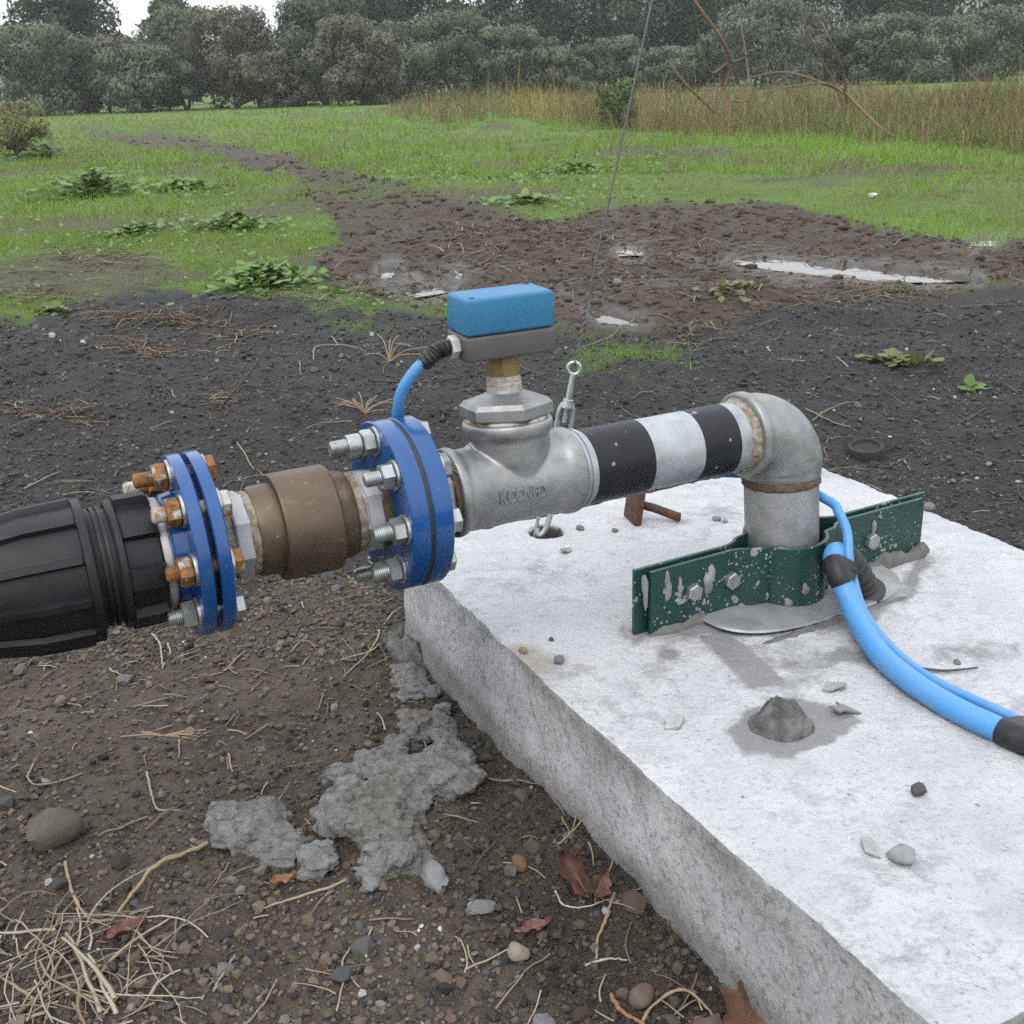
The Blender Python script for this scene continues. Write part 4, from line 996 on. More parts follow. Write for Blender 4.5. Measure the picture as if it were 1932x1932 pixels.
def worley(x, y, seed):
    ix, iy = np.floor(x), np.floor(y); best = np.full(x.shape, 9.0)
    for a in (-1, 0, 1):
        for b in (-1, 0, 1):
            cx, cy = ix + a, iy + b; best = np.minimum(best, (cx + _hash(cx, cy, seed) - x) ** 2 + (cy + _hash(cx, cy, seed + 7) - y) ** 2)
    return np.sqrt(best)
def patch(name, poly, thick, z0, label, cat, seed, res=0.0034, rough=0.0095, mat='spill', group=None):
    """a lumpy crust of spilled concrete, outline given in picture points, built on the ground"""
    W = np.array([gp(*p, 0.02)[:2] for p in poly]); lo, hi = W.min(0) - 0.03, W.max(0) + 0.03
    xs = np.arange(lo[0], hi[0], res); ys = np.arange(lo[1], hi[1], res); X, Y = np.meshgrid(xs, ys, indexing='ij')
    sd = sdist_poly(X, Y, W) + 0.020 * fbm(X * 40, Y * 40, seed, 4, 0.65) + 0.01 * fbm(X * 14, Y * 14, seed + 3, 3)
    gzz = ground_zq(X, Y)
    lump = 0.75 * (1 - 1.5 * worley(X * 85 + fbm(X * 60, Y * 60, seed, 2), Y * 85, seed + 1)) + 0.8 * (1 - 1.4 * worley(X * 34 + fbm(X * 30, Y * 30, seed, 2), Y * 34, seed + 2)) + 0.5 * fbm(X * 130, Y * 130, seed + 4, 2); big = fbm(X * 16, Y * 16, seed + 2, 3)
    body = sstep(0, 0.016, sd)
    top = gzz + z0 + body * thick * (0.75 + 0.6 * big) + rough * lump * sstep(-0.002, 0.012, sd)
    keep = sd > -0.003; idx = -np.ones(X.shape, int); idx[keep] = np.arange(keep.sum())
    V = np.stack([X[keep], Y[keep], top[keep]], 1)
    V[:, :2] += np.stack([0.003 * fbm(V[:, 0] * 70, V[:, 1] * 70, seed + 8, 3), 0.003 * fbm(V[:, 0] * 70, V[:, 1] * 70, seed + 9, 3)], 1)
    q = np.stack([idx[:-1, :-1], idx[1:, :-1], idx[1:, 1:], idx[:-1, 1:]], -1).reshape(-1, 4); q = q[(q >= 0).all(1)]
    # skirt to the ground
    e = np.concatenate([q[:, [0, 1]], q[:, [1, 2]], q[:, [2, 3]], q[:, [3, 0]]]); key = {}
    for u, w in e: key.setdefault((min(u, w), max(u, w)), []).append((u, w))
    bd = np.array([v[0] for v in key.values() if len(v) == 1])
    bv = np.unique(bd); mp = {int(b): len(V) + i for i, b in enumerate(bv)}
    low = V[bv].copy(); low[:, 2] = np.minimum(low[:, 2], ground_z(low[:, 0], low[:, 1])) - 0.012
    SF = np.array([[w, u, mp[int(u)], mp[int(w)]] for u, w in bd])
    ob = fast_obj(name, np.concatenate([V, low]), np.concatenate([q, SF]), M[mat], None, True)
    return tag(ob, label, cat, group)
def fused_spill(name, poly, thick, n, label, seed, lo=0.004, hi=0.017):
    """set concrete: lumps of many sizes grown together over an uneven crust"""
    r = np.random.default_rng(seed); W = np.array([gp(*p, 0.02)[:2] for p in poly]); a, b = W.min(0), W.max(0); m = MB(); k = 0; N = 0
    x = r.uniform(a[0], b[0], n * 8); y = r.uniform(a[1], b[1], n * 8)
    sd = sdist_poly(x, y, W) + 0.016 * fbm(x * 45, y * 45, seed, 3); sd = np.where(fbm(x * 22, y * 22, seed + 9, 3) < -0.22, -1, sd); ok = np.where(sd > 0.005)[0][:n]
    V0, F0 = ico(2)
    for i in ok:
        s_ = lo + (hi - lo) * r.uniform() ** 2.2; e = min(1.0, sd[i] / 0.03)
        V, F = rock((s_ * r.uniform(0.8, 1.5), s_ * r.uniform(0.8, 1.5), s_ * r.uniform(0.6, 1.0)), 2, 0.45, int(seed * 1000 + i))
        zc = gz(x[i], y[i]) + thick * (0.25 + 0.75 * e) * r.uniform(0.25, 1.0) * (0.7 + 0.5 * float(fbm(np.array([x[i] * 18]), np.array([y[i] * 18]), seed + 4, 2)[0]))
        m.add(V @ rotz(r.uniform(0, 6)).T + [x[i], y[i], zc], [tuple(f) for f in F])
    X, Y = np.meshgrid(np.arange(a[0], b[0], 0.008), np.arange(a[1], b[1], 0.008)); q = sdist_poly(X.ravel(), Y.ravel(), W); q = np.where(fbm(X.ravel() * 22, Y.ravel() * 22, seed + 9, 3) < -0.18, -1, q); X, Y, q = X.ravel()[q > 0.004], Y.ravel()[q > 0.004], q[q > 0.004]
    for xx, yy, qq in zip(X, Y, q):
        h = min(1.0, qq / 0.03); zg = gz(xx, yy); m.add(*rbox((xx, yy, zg - 0.004), (0.0092, 0.0092, 0.012 + 2 * thick * 0.5 * h), 0))
    V, F = m.done(); me = bpy.data.meshes.new('tmp'); me.from_pydata(V.tolist(), [], F); t = bpy.data.objects.new('tmp', me); COL.objects.link(t)
    md = t.modifiers.new('r', 'REMESH'); md.mode = 'VOXEL'; md.voxel_size = 0.0026
    bpy.context.view_layer.update(); e = bpy.data.meshes.new_from_object(t.evaluated_get(bpy.context.evaluated_depsgraph_get()))
    V = np.array([v.co[:] for v in e.vertices]); F = np.array([tuple(p.vertices) for p in e.polygons])
    bpy.data.objects.remove(t); bpy.data.meshes.remove(me); bpy.data.meshes.remove(e)
    V = V + 0.0036 * np.stack([fbm(V[:, 0] * 190, V[:, 1] * 190 + V[:, 2] * 150, seed + 1, 2), fbm(V[:, 1] * 190, V[:, 2] * 190, seed + 2, 2), fbm(V[:, 0] * 190 + V[:, 2] * 130, V[:, 1] * 190, seed + 3, 2)], 1)
    return tag(fast_obj(name, V, F, M['spill'], None, True), label, 'concrete spill')
fused_spill('concrete_chunk', [(398, 1525), (430, 1497), (520, 1498), (572, 1515), (570, 1560), (545, 1588), (505, 1600), (470, 1580), (420, 1560)], 0.034, 330, 'rough oval chunk of broken grey concrete at the left of the spill', 31)
fused_spill('concrete_spill', [(565, 1625), (590, 1560), (600, 1500), (620, 1455), (700, 1400), (760, 1365), (840, 1370), (880, 1420), (905, 1470), (860, 1490), (815, 1500), (790, 1540), (790, 1590), (810, 1640), (770, 1690), (720, 1660), (650, 1630), (600, 1645)], 0.042, 1000,
            'large crust of spilled grey concrete lying on the soil beside the slab', 32)
fused_spill('concrete_crust', [(735, 1230), (790, 1232), (820, 1270), (850, 1315), (870, 1355), (830, 1365), (760, 1368), (745, 1310)], 0.016, 330, 'narrow strip of spilled concrete along the slab foot', 33, 0.004, 0.011)
patch('soil_clod', [(722, 1188), (760, 1180), (790, 1205), (815, 1240), (770, 1236), (735, 1218)], 0.020, 0.006, 'brown broken clod lying against the slab corner', 'clod', 35, mat='lump')

def stone(name, px, py, r, label, cat, z, seed, col, mat='stone', sub=3, rough=0.25, group=None, sink=0.3):
    p = gp(px, py, z); zz = z if z > 0.1 else gz(p[0], p[1])
    V, F = rock(r, sub, rough, seed); V = V @ rotz(seed * 1.7).T
    zmin = V[:, 2].min(); V[:, 2] += -zmin * (1 - sink)
    o = obj(name, (V, [tuple(f) for f in F]), M[mat], None, 40, np.repeat([col], len(V), 0)); o.location = (p[0], p[1], zz)
    return tag(o, label, cat, group)
GREY, DGREY, TANC, BRN, LGT = (0.12, 0.12, 0.122), (0.055, 0.055, 0.057), (0.17, 0.135, 0.085), (0.10, 0.065, 0.04), (0.21, 0.215, 0.22)
stone('concrete_chunk', 820, 1660, (0.024, 0.014, 0.012), 'small pale wedge of broken concrete right below the large crust', 'concrete chunk', 0.02, 3, (0.15, 0.152, 0.155), rough=0.5)
stone('field_stone', 97, 1575, (0.036, 0.024, 0.024), 'smooth rounded brown stone half buried at the left', 'stone', 0.01, 4, (0.085, 0.075, 0.058), rough=0.14)
stone('field_stone', 980, 1645, (0.012, 0.010, 0.009), 'orange-brown pebble beside the curled dead leaf', 'stone', 0.02, 5, (0.11, 0.062, 0.03), rough=0.15)
stone('field_stone', 978, 1790, (0.011, 0.012, 0.010), 'smooth tan pebble in the soil near the bottom', 'stone', 0.02, 6, (0.19, 0.16, 0.12), rough=0.1)
stone('field_stone', 1210, 1850, (0.011, 0.017, 0.008), 'flat brown pebble near the bottom by the slab', 'stone', 0.03, 7, (0.10, 0.075, 0.055), rough=0.12)
stone('field_stone', 640, 1410 + 400, (0.012, 0.010, 0.007), 'dull dark pebble in the soil left of the bottom stones', 'stone', 0.02, 8, DGREY)
stone('field_stone', 1260, 1680, (0.008, 0.007, 0.006), 'small pale grey pebble close to the slab foot', 'stone', 0.03, 9, GREY, rough=0.15)
stone('field_stone', 755, 1310 + 60, (0.013, 0.010, 0.008), 'brown pebble at the top of the concrete crust', 'stone', 0.02, 10, BRN)
stone('field_stone', 235, 1275, (0.014, 0.010, 0.007), 'pale flat stone below the black coupling', 'stone', 0.01, 11, (0.11, 0.105, 0.095))
stone('field_stone', 110, 1310, (0.013, 0.010, 0.008), 'tan stone below the left end of the black coupling', 'stone', 0.01, 12, (0.12, 0.10, 0.08))
stone('field_stone', 905, 1705, (0.016, 0.011, 0.006), 'grey flat fragment on the soil below the concrete spill', 'stone', 0.02, 13, GREY)
stone('field_stone', 1030, 1905, (0.02, 0.013, 0.008), 'grey lump of concrete at the bottom of the picture', 'stone', 0.03, 14, GREY)
stone('field_stone', 1165, 545, (0.02, 0.016, 0.013), 'pale rounded stone in the mud behind the wire', 'stone', 0.0, 15, (0.16, 0.15, 0.135), rough=0.15)
# crumbs lying on the slab
SG = 'crumbs of concrete on the slab'
for k, (px, py, r, lab, c) in enumerate([
        (1040, 1209, 0.004, 'tiny dark crumb on the slab left of the green clamp', DGREY), (1055, 1251, 0.009, 'flat grey flake near the slab edge left of the clamp', GREY),
        (987, 1231, 0.007, 'yellowish crumb close to the slab edge', (0.20, 0.16, 0.10)), (1733, 1497, 0.010, 'dark stone crumb alone on the white slab', (0.06, 0.06, 0.062)),
        (1700, 1622, 0.014, 'pale grey pointed crumb in the lower right of the slab', (0.20, 0.205, 0.215)), (1752, 962, 0.013, 'grey crumb on the slab behind the right end of the clamp', (0.13, 0.135, 0.14)),
        (1352, 982, 0.008, 'small pale crumb between rusty bolt and riser', (0.2, 0.2, 0.21)), (1368, 986, 0.006, 'tiny pale crumb beside another right of the rusty bolt', (0.19, 0.19, 0.2)),
        (1160, 1062 - 58, 0.006, 'tiny grey crumb on the slab below the striped pipe', GREY), (1805, 1253, 0.006, 'tiny crumb just above the black cable tie', GREY),
        (1475, 1306 - 160, 0.007, 'small cement crumb on the plate at the clamp foot', GREY), (1590, 1152, 0.006, 'rough crumb in front of the plate edge', GREY),
        (1860, 1395 - 45, 0.004, 'tiny crumb near the taped blue cables', GREY), (1095, 1000, 0.008, 'small grey crumb by the anchor hole', GREY)]):
    stone('concrete_crumb', px, py, (r, r * 0.75, r * 0.6), lab, 'crumb', SLAB_Z, 40 + k, c, sub=2, group=SG, sink=0.2)
def flake(px, py, s, label, seed, z=SLAB_Z, col=(0.25, 0.25, 0.255)):
    r = np.random.default_rng(seed); n = 9; th = np.sort(r.uniform(0, 2 * math.pi, n)); rad = s * r.uniform(0.6, 1.1, n)
    V = np.stack([rad * np.cos(th), rad * np.sin(th) * 0.7, 0.12 * s * np.sin(th * 2 + seed) + 0.2 * s], 1)
    V2 = np.concatenate([V, V - [0, 0, 0.0025]]); F = [tuple(range(n)), tuple(range(2 * n - 1, n - 1, -1))] + [(i + n, (i + 1) % n + n, (i + 1) % n, i) for i in range(n)]
    o = obj('concrete_flake', (V2, F), M['stone'], None, 30, np.repeat([col], 2 * n, 0)); p = gp(px, py, z); o.location = (p[0], p[1], z + 0.002); o.rotation_euler = (0.1, 0.15, seed)
    tag(o, label, 'flake', SG)
flake(1570, 1300, 0.017, 'grey curled flake just right of the dark mound', 3); flake(1275, 1366, 0.015, 'grey flake left of the dark mound', 4, col=(0.3, 0.3, 0.305))
flake(1640, 1604, 0.013, 'pale flake beside the pointed crumb', 5); flake(1600, 1345, 0.020, 'broad grey flake at the foot of the dark mound', 6, col=(0.17, 0.17, 0.172))
flake(1065, 1042, 0.013, 'thin grey flake near the slab corner by the blue flange', 7, col=(0.2, 0.2, 0.2))

def build_mound():
    p = gp(1478, 1380, SLAB_Z); n = 46; xs = np.linspace(-1, 1, n); X, Y = np.meshgrid(xs, xs, indexing='ij')
    rr = np.hypot(X * 1.0, Y * 1.0) * (1 + 0.16 * fbm(np.arctan2(Y, X) * 1.5, X * 0 + 2, 4, 3)); h = np.clip(1 - rr, 0, 1)
    Z = 0.034 * sstep(0.02, 0.75, h) * (0.92 + 0.25 * fbm(X * 2, Y * 2, 5, 4)) + 0.012 * fbm(X * 4, Y * 4, 6, 5, 0.6) * sstep(0, 0.15, h) + 0.002 * sstep(0, 0.1, h) - 0.006 * (h <= 0)
    V = np.stack([X * 0.034 + 0.003 * Z / 0.05, Y * 0.033, Z * 0.88], -1).reshape(-1, 3); I = np.arange(n * n).reshape(n, n)
    F = np.stack([I[:-1, :-1], I[1:, :-1], I[1:, 1:], I[:-1, 1:]], -1).reshape(-1, 4)
    F = F[(h.reshape(-1)[F] > 0).any(1)]
    o = fast_obj('concrete_mound', V, F, M['lump'], None, True); o.location = (p[0], p[1] + 0.012, SLAB_Z + 0.001)
    tag(o, 'small dark cone-shaped lump of set concrete on the slab', 'concrete lump')
build_mound()

# ------------------------------------------------------------------ the pipework
P0 = np.array([0.34969, 1.38556, 0.39677])
AX = np.array([0.89902, 0.43790, 0.0]); AY = np.array([-0.43598, 0.89507, -0.09362]); AZ = np.array([-0.0410, 0.08417, 0.99561])
RISE = (P0[2] - SLAB_Z) / AZ[2]
BASE = P0 - AZ * RISE
RM = Matrix(((AX[0], AY[0], AZ[0], BASE[0]), (AX[1], AY[1], AZ[1], BASE[1]), (AX[2], AY[2], AZ[2], BASE[2]), (0, 0, 0, 1)))
pipe_root = empty('discharge_pipe', M=RM)
tag(pipe_root, 'galvanised water pipe with blue flanges, bronze check valve, tee and elbow', 'pipe')
def pp(name, VF, mat, parent=None, smooth=35):
    V, F = VF if not isinstance(VF, MB) else VF.done()
    V = np.asarray(V) + [0, 0, RISE]
    if isinstance(VF, MB) and isinstance(mat, (list, tuple)):
        m = MB(); m.v = [V]; m.f = VF.f; m.m = VF.m; m.n = len(V); return obj(name, m, mat, parent or pipe_root, smooth)
    return obj(name, (V, F), mat, parent or pipe_root, smooth)
def wob(VF, amp, freq, seed=1):
    V, F = VF; V = np.asarray(V); n = fbm(V[:, 0] * freq + V[:, 2] * freq * 0.7, V[:, 1] * freq - V[:, 2] * freq, seed, 3)
    c = V.mean(0); d = V - c; d[:, 0] *= 0.2; d /= np.linalg.norm(d, axis=1)[:, None] + 1e-9
    return V + d * (n * amp)[:, None], F
# riser
pp('riser_pipe', lathe([(-RISE + 0.001, 0.0478), (-0.12, 0.0481), (-0.0705, 0.0481), (-0.068, 0.0478), (-0.06, 0.0478)], 64), M['riser'])
pp('thread_seal', wob(lathe([(-0.0745, 0.0484), (-0.0725, 0.0502), (-0.067, 0.0506), (-0.063, 0.0497), (-0.06, 0.048)], 96), 0.0022, 140, 3), M['rustseal'])
# elbow
def build_elbow():
    R = 0.052; pts = [(-0.0665, 0, 0), (-0.0655, 0, 0), (-0.0640, 0, 0), (-0.0560, 0, 0), (-0.0535, 0, 0), (-R + 0.0002, 0, 0)]
    rad = [0.0500, 0.0535, 0.0548, 0.0548, 0.0528, 0.0515]
    for t in np.linspace(0, math.pi / 2, 18)[1:-1]:
        pts.append((-R + R * math.sin(t), 0, -R + R * math.cos(t))); rad.append(0.0515 + 0.0012 * math.sin(t) ** 2)
    pts += [(0, 0, -R - 0.0002), (0, 0, -0.0535), (0, 0, -0.0560), (0, 0, -0.0620), (0, 0, -0.0640)]; rad += [0.0515, 0.0512, 0.0508, 0.0506, 0.0488]
    return tube(np.array(pts), np.array(rad), 64)
pp('elbow', build_elbow(), M['cast'], smooth=50)
pp('thread_seal', wob(lx([(-0.0785, 0.0438), (-0.0765, 0.0458), (-0.071, 0.0468), (-0.0665, 0.0475), (-0.065, 0.046)], 96), 0.002, 120, 5), M['hemp'])
hp = pp('horizontal_pipe', lx([(-0.306, 0.0437), (-0.303, 0.0440), (-0.12, 0.0440), (-0.06, 0.0440)], 72), M['pipe'])
pp('tape_band', lx([(-0.297, 0.0442), (-0.2965, 0.0447), (-0.26, 0.0447), (-0.2599, 0.0449), (-0.2200, 0.0449), (-0.2195, 0.0441)], 72), M['tapeband'], hp)
pp('tape_band', lx([(-0.1484, 0.0441), (-0.1479, 0.0447), (-0.0955, 0.0447), (-0.0950, 0.0441)], 72), M['tapeband'], hp)
# tee
TB = -0.388
def build_tee():
    m = MB()
    m.add(*lx([(-0.4705, 0.0440), (-0.4700, 0.0492), (-0.4680, 0.0508), (-0.4640, 0.0513), (-0.4600, 0.0508), (-0.4570, 0.0485), (-0.4530, 0.0472), (-0.44, 0.0468), (-0.345, 0.0468), (-0.336, 0.0474), (-0.332, 0.0490),
                (-0.3270, 0.0508), (-0.3200, 0.0513), (-0.3150, 0.0506), (-0.3125, 0.0490), (-0.3120, 0.0450)], 72))
    m.add(*lathe([(0.0, 0.0440), (0.030, 0.0465), (0.0555, 0.0465), (0.0575, 0.0485), (0.0600, 0.0510), (0.0650, 0.0520), (0.0700, 0.0516), (0.0730, 0.0500), (0.0735, 0.0440)], 72, (TB, 0, 0)))
    for sx in (-1, 1):      # web in the crotch between run and branch
        m.add(*tube(np.array([[TB + sx * 0.036, 0, 0.030], [TB + sx * 0.050, 0, 0.040], [TB + sx * 0.064, 0, 0.030]]), [0.014, 0.0112, 0.008], 24))
    V, F = m.done(); me = bpy.data.meshes.new('tmp'); me.from_pydata(V.tolist(), [], F); t = bpy.data.objects.new('tmp', me); COL.objects.link(t)
    r = t.modifiers.new('r', 'REMESH'); r.mode = 'VOXEL'; r.voxel_size = 0.0016
    k = t.modifiers.new('s', 'SMOOTH'); k.factor = 0.5; k.iterations = 7
    bpy.context.view_layer.update(); e = bpy.data.meshes.new_from_object(t.evaluated_get(bpy.context.evaluated_depsgraph_get()))
    V = np.array([v.co[:] for v in e.vertices]); F = [tuple(p.vertices) for p in e.polygons]
    bpy.data.objects.remove(t); bpy.data.meshes.remove(me); bpy.data.meshes.remove(e)
    return V, F
tee = pp('tee', build_tee(), M['cast'], smooth=80)
pp('thread_ring', lx([(-0.3125, 0.0440), (-0.3115, 0.0464), (-0.3085, 0.0464), (-0.3080, 0.0452), (-0.3065, 0.0452), (-0.3060, 0.0466), (-0.3020, 0.0466), (-0.3010, 0.0442)], 72), M['pipe'], tee)
def build_letters():
    cu = bpy.data.curves.new('letters', 'FONT'); cu.body = 'KCCNFD'; cu.size = 0.0205; cu.extrude = 0.0017; cu.align_x = 'CENTER'; cu.align_y = 'CENTER'; cu.bevel_depth = 0.00035; cu.space_character = 0.92; cu.offset = 0.0003
    t = bpy.data.objects.new('tmp', cu); COL.objects.link(t); bpy.context.view_layer.update()
    me = bpy.data.meshes.new_from_object(t.evaluated_get(bpy.context.evaluated_depsgraph_get()))
    V = np.array([v.co[:] for v in me.vertices]); F = [tuple(p.vertices) for p in me.polygons]
    bpy.data.objects.remove(t); bpy.data.curves.remove(cu); bpy.data.meshes.remove(me)
    V[:, 0] *= 0.0570 / (V[:, 0].max() - V[:, 0].min()); R = 0.0468
    phi = V[:, 1] / R + PHI0                                    # angle above the horizontal on the camera side
    rr = R + V[:, 2]
    return np.stack([TXT_X + V[:, 0], -rr * np.cos(phi), rr * np.sin(phi)], 1), F
def on_cyl(px, py, R):
    o = CAMP - P0; d = ray(px, py); A = np.stack([AX, AY, AZ]); o, d = A @ o, A @ d
    a = d[1] ** 2 + d[2] ** 2; b = o[1] * d[1] + o[2] * d[2]; c = o[1] ** 2 + o[2] ** 2 - R * R
    t = (-b - math.sqrt(max(b * b - a * c, 0))) / a; q = o + d * t; return q[0], math.atan2(q[2], -q[1])
TXT_X, PHI0 = on_cyl(987, 933, 0.0468)
pp('lettering', build_letters(), M['cast'], tee)
# bushing on the branch
def build_bushing():
    m = MB()
    m.add(*lathe([(0.064, 0.0436), (0.0790, 0.0436)], 64, (TB, 0, 0)))
    m.add(*lathe([(0.0765, 0.0440), (0.0772, 0.0515), (0.0790, 0.0535), (0.0900, 0.0535), (0.0955, 0.0480), (0.0985, 0.0380)], 6, (TB, 0, 0), phase=math.radians(-124)))
    m.add(*lathe([(0.0960, 0.0400), (0.0990, 0.0340), (0.1015, 0.0255), (0.1045, 0.0212), (0.1085, 0.0200), (0.1090, 0.0170)], 56, (TB, 0, 0)))
    return m
bush = pp('bushing', build_bushing(), M['cast'], smooth=28)
pp('rust_ring', wob(lathe([(0.0715, 0.0437), (0.0722, 0.0468), (0.0745, 0.0466), (0.0762, 0.0444)], 72, (TB, 0, 0)), 0.0008, 90, 8), M['halfrust'], bush)
pp('thread_tape', wob(lathe([(0.1075, 0.0188), (0.1085, 0.0196), (0.112, 0.0190), (0.1125, 0.0196), (0.1170, 0.0190), (0.1175, 0.0195), (0.1225, 0.0188), (0.123, 0.017)], 64, (TB, 0, 0)), 0.0014, 220, 9), M['ptfe'], bush)
# hex nipples, seals, check valve
HEX = 0.0
pp('hex_nipple', lx([(-0.4985, 0.0430), (-0.4980, 0.0468), (-0.4960, 0.0485), (-0.4790, 0.0485), (-0.4765, 0.0468), (-0.4760, 0.0430)], 8, phase=0.3), M['cast'], smooth=25)
pp('thread_seal', wob(lx([(-0.4765, 0.0440), (-0.4755, 0.0458), (-0.4725, 0.0462), (-0.4695, 0.0452), (-0.4690, 0.043)], 96), 0.0014, 150, 11), M['rustseal'])
def strands(x0, r0, n, seed):
    r = np.random.default_rng(seed); m = MB()
    for k in range(n):
        a0 = r.uniform(0.2, 2.4); da = r.uniform(0.5, 1.5); t = np.linspace(0, 1, 9); a = a0 + da * t; x = x0 + 0.004 * np.sin(t * 5 + k) + r.normal(0, 0.002); rr = r0 + 0.0012 + 0.002 * np.sin(t * math.pi) * r.uniform(0, 1)
        m.add(*tube(np.stack([np.full(9, 1.0) * x, -rr * np.cos(a), rr * np.sin(a)], 1), 0.0006, 4))
    return m
pp('hemp_strands', strands(-0.4725, 0.0465, 9, 2), M['hemp'])
pp('thread_collar', lx([(-0.5580, 0.040), (-0.5570, 0.0425), (-0.5490, 0.0428), (-0.5450, 0.0420)], 64), M['rustseal'])
pp('hex_nipple', lx([(-0.5775, 0.0425), (-0.5770, 0.0440), (-0.5745, 0.0440), (-0.5740, 0.0460), (-0.5590, 0.0460), (-0.5580, 0.0440), (-0.5560, 0.0440), (-0.5555, 0.042)], 8, phase=0.22), M['nipple'], smooth=25)
pp('thread_seal', wob(lx([(-0.5870, 0.0420), (-0.5860, 0.0436), (-0.5800, 0.0440), (-0.5770, 0.0434), (-0.5765, 0.042)], 96), 0.0016, 150, 13), M['hemp'])
def build_valve():
    m = MB()
    m.add(*lx([(-0.6060, 0.0440), (-0.6060, 0.0480), (-0.5905, 0.0475), (-0.5865, 0.0455), (-0.5860, 0.042)], 64))
    m.add(*lx([(-0.6664, 0.0470), (-0.6656, 0.0556), (-0.6630, 0.0570), (-0.6075, 0.0570), (-0.6050, 0.0556), (-0.6040, 0.0475)], 72))
    m.add(*lx([(-0.6905, 0.0420), (-0.6900, 0.0458), (-0.6860, 0.0474), (-0.6700, 0.0480), (-0.6650, 0.0480)], 64))
    return m
pp('check_valve', build_valve(), M['bronze'], smooth=28)
pp('thread_seal', wob(lx([(-0.6985, 0.0420), (-0.6975, 0.0438), (-0.6925, 0.0446), (-0.6890, 0.0440), (-0.6885, 0.042)], 96), 0.0016, 150, 15), M['hemp'])
pp('hex_nipple', lx([(-0.7145, 0.0425), (-0.7140, 0.0460), (-0.7120, 0.0474), (-0.6990, 0.0474), (-0.6975, 0.0460), (-0.6970, 0.0425)], 8, phase=0.3), M['nipple'], smooth=25)
pp('thread_collar', lx([(-0.7310, 0.0405), (-0.7140, 0.0405)], 64), M['hemp'])
# flanges with their bolts
FR = 0.0935
def flange(x0, x1, hub=None):
    prof = [(x0, 0.040), (x0, FR - 0.0014), (x0 + 0.0012, FR), (x1 - 0.0012, FR), (x1, FR - 0.0014), (x1, 0.040)]
    m = MB(); m.add(*lx(prof, 96))
    if hub: m.add(*lx([(hub[0], 0.038), (hub[0], hub[2] - 0.002), (hub[0] + 0.002, hub[2]), (hub[1], hub[2] + 0.002), (hub[1] + 0.002, 0.04)], 72))
    return pp('flange', m, M['blue'], smooth=30)
def bolt_set(parL, parR, xl, xr, phase, rods, mats, seed):
    """xl, xr: outer faces; each bolt passes both flanges"""
    r = np.random.default_rng(seed)
    for k in range(8):
        a = phase + k * math.pi / 4; oy, oz = 0.0748 * math.cos(a), 0.0748 * math.sin(a); mk = M[mats[k]]; ph = r.uniform(0, 1)
        L = rods[k]; pr = [(xl - L, 0.0055), (xl - L + 0.0015, 0.0072)]; x = xl - L + 0.0015
        while x < xl - 0.002: pr += [(x + 0.0010, 0.0079), (x + 0.0020, 0.0072)]; x += 0.0020
        pr += [(xr + 0.002, 0.0076)]
        m = MB(); m.add(*lx(pr, 20, oy, oz)); m.add(*lx([(xr + 0.0028, 0.0128), (xr + 0.0036, 0.0142), (xr + 0.0110, 0.0142), (xr + 0.0122, 0.0126)], 6, oy, oz, phase=ph))
        pp('bolt', m, mk if mats[k] != 'rust' else M['halfrust'] if k % 2 else mk, parL, 30)
        n = MB(); n.add(*lx([(xl - 0.0165, 0.0126), (xl - 0.0155, 0.0142), (xl - 0.0045, 0.0142), (xl - 0.0033, 0.0130)], 6, oy, oz, phase=ph + 0.4))
        if L > 0.05: n.add(*lx([(xl - 0.0330, 0.0112), (xl - 0.0320, 0.0118), (xl - 0.0190, 0.0118), (xl - 0.0180, 0.0112)], 16, oy, oz))
        pp('nut', n, mk, parL, 30)
        pp('washer', lx([(xl - 0.0030, 0.0090), (xl - 0.0030, 0.0160), (xl - 0.0003, 0.0162), (xl - 0.0003, 0.0090)], 28, oy, oz), M['zinc'], parL)
        pp('washer', lx([(xr + 0.0003, 0.0090), (xr + 0.0003, 0.0162), (xr + 0.0027, 0.0160), (xr + 0.0027, 0.0090)], 28, oy, oz), M['zinc'], parR)
f1 = flange(-0.5220, -0.5005); f2 = flange(-0.5475, -0.5265)
pp('gasket', lx([(-0.5266, 0.04), (-0.5264, 0.0918), (-0.5222, 0.0918), (-0.5219, 0.04)], 72), M['rubber'])
bolt_set(f2, f1, -0.5475, -0.5005, math.radians(96), [0.051, 0.034, 0.036, 0.033, 0.036, 0.034, 0.034, 0.036], ['zinc'] * 8, 4)
f3 = flange(-0.7435, -0.7305); f4 = flange(-0.7625, -0.7490, (-0.7770, -0.7620, 0.0560))
pp('gasket', lx([(-0.7491, 0.04), (-0.7489, 0.0750), (-0.7436, 0.0750), (-0.7434, 0.04)], 72), M['rubber'])
bolt_set(f4, f3, -0.7625, -0.7305, math.radians(93), [0.035, 0.030, 0.028, 0.030, 0.032, 0.032, 0.032, 0.040], ['rust', 'rust', 'rust', 'zinc', 'halfrust', 'rust', 'rust', 'rust'], 7)
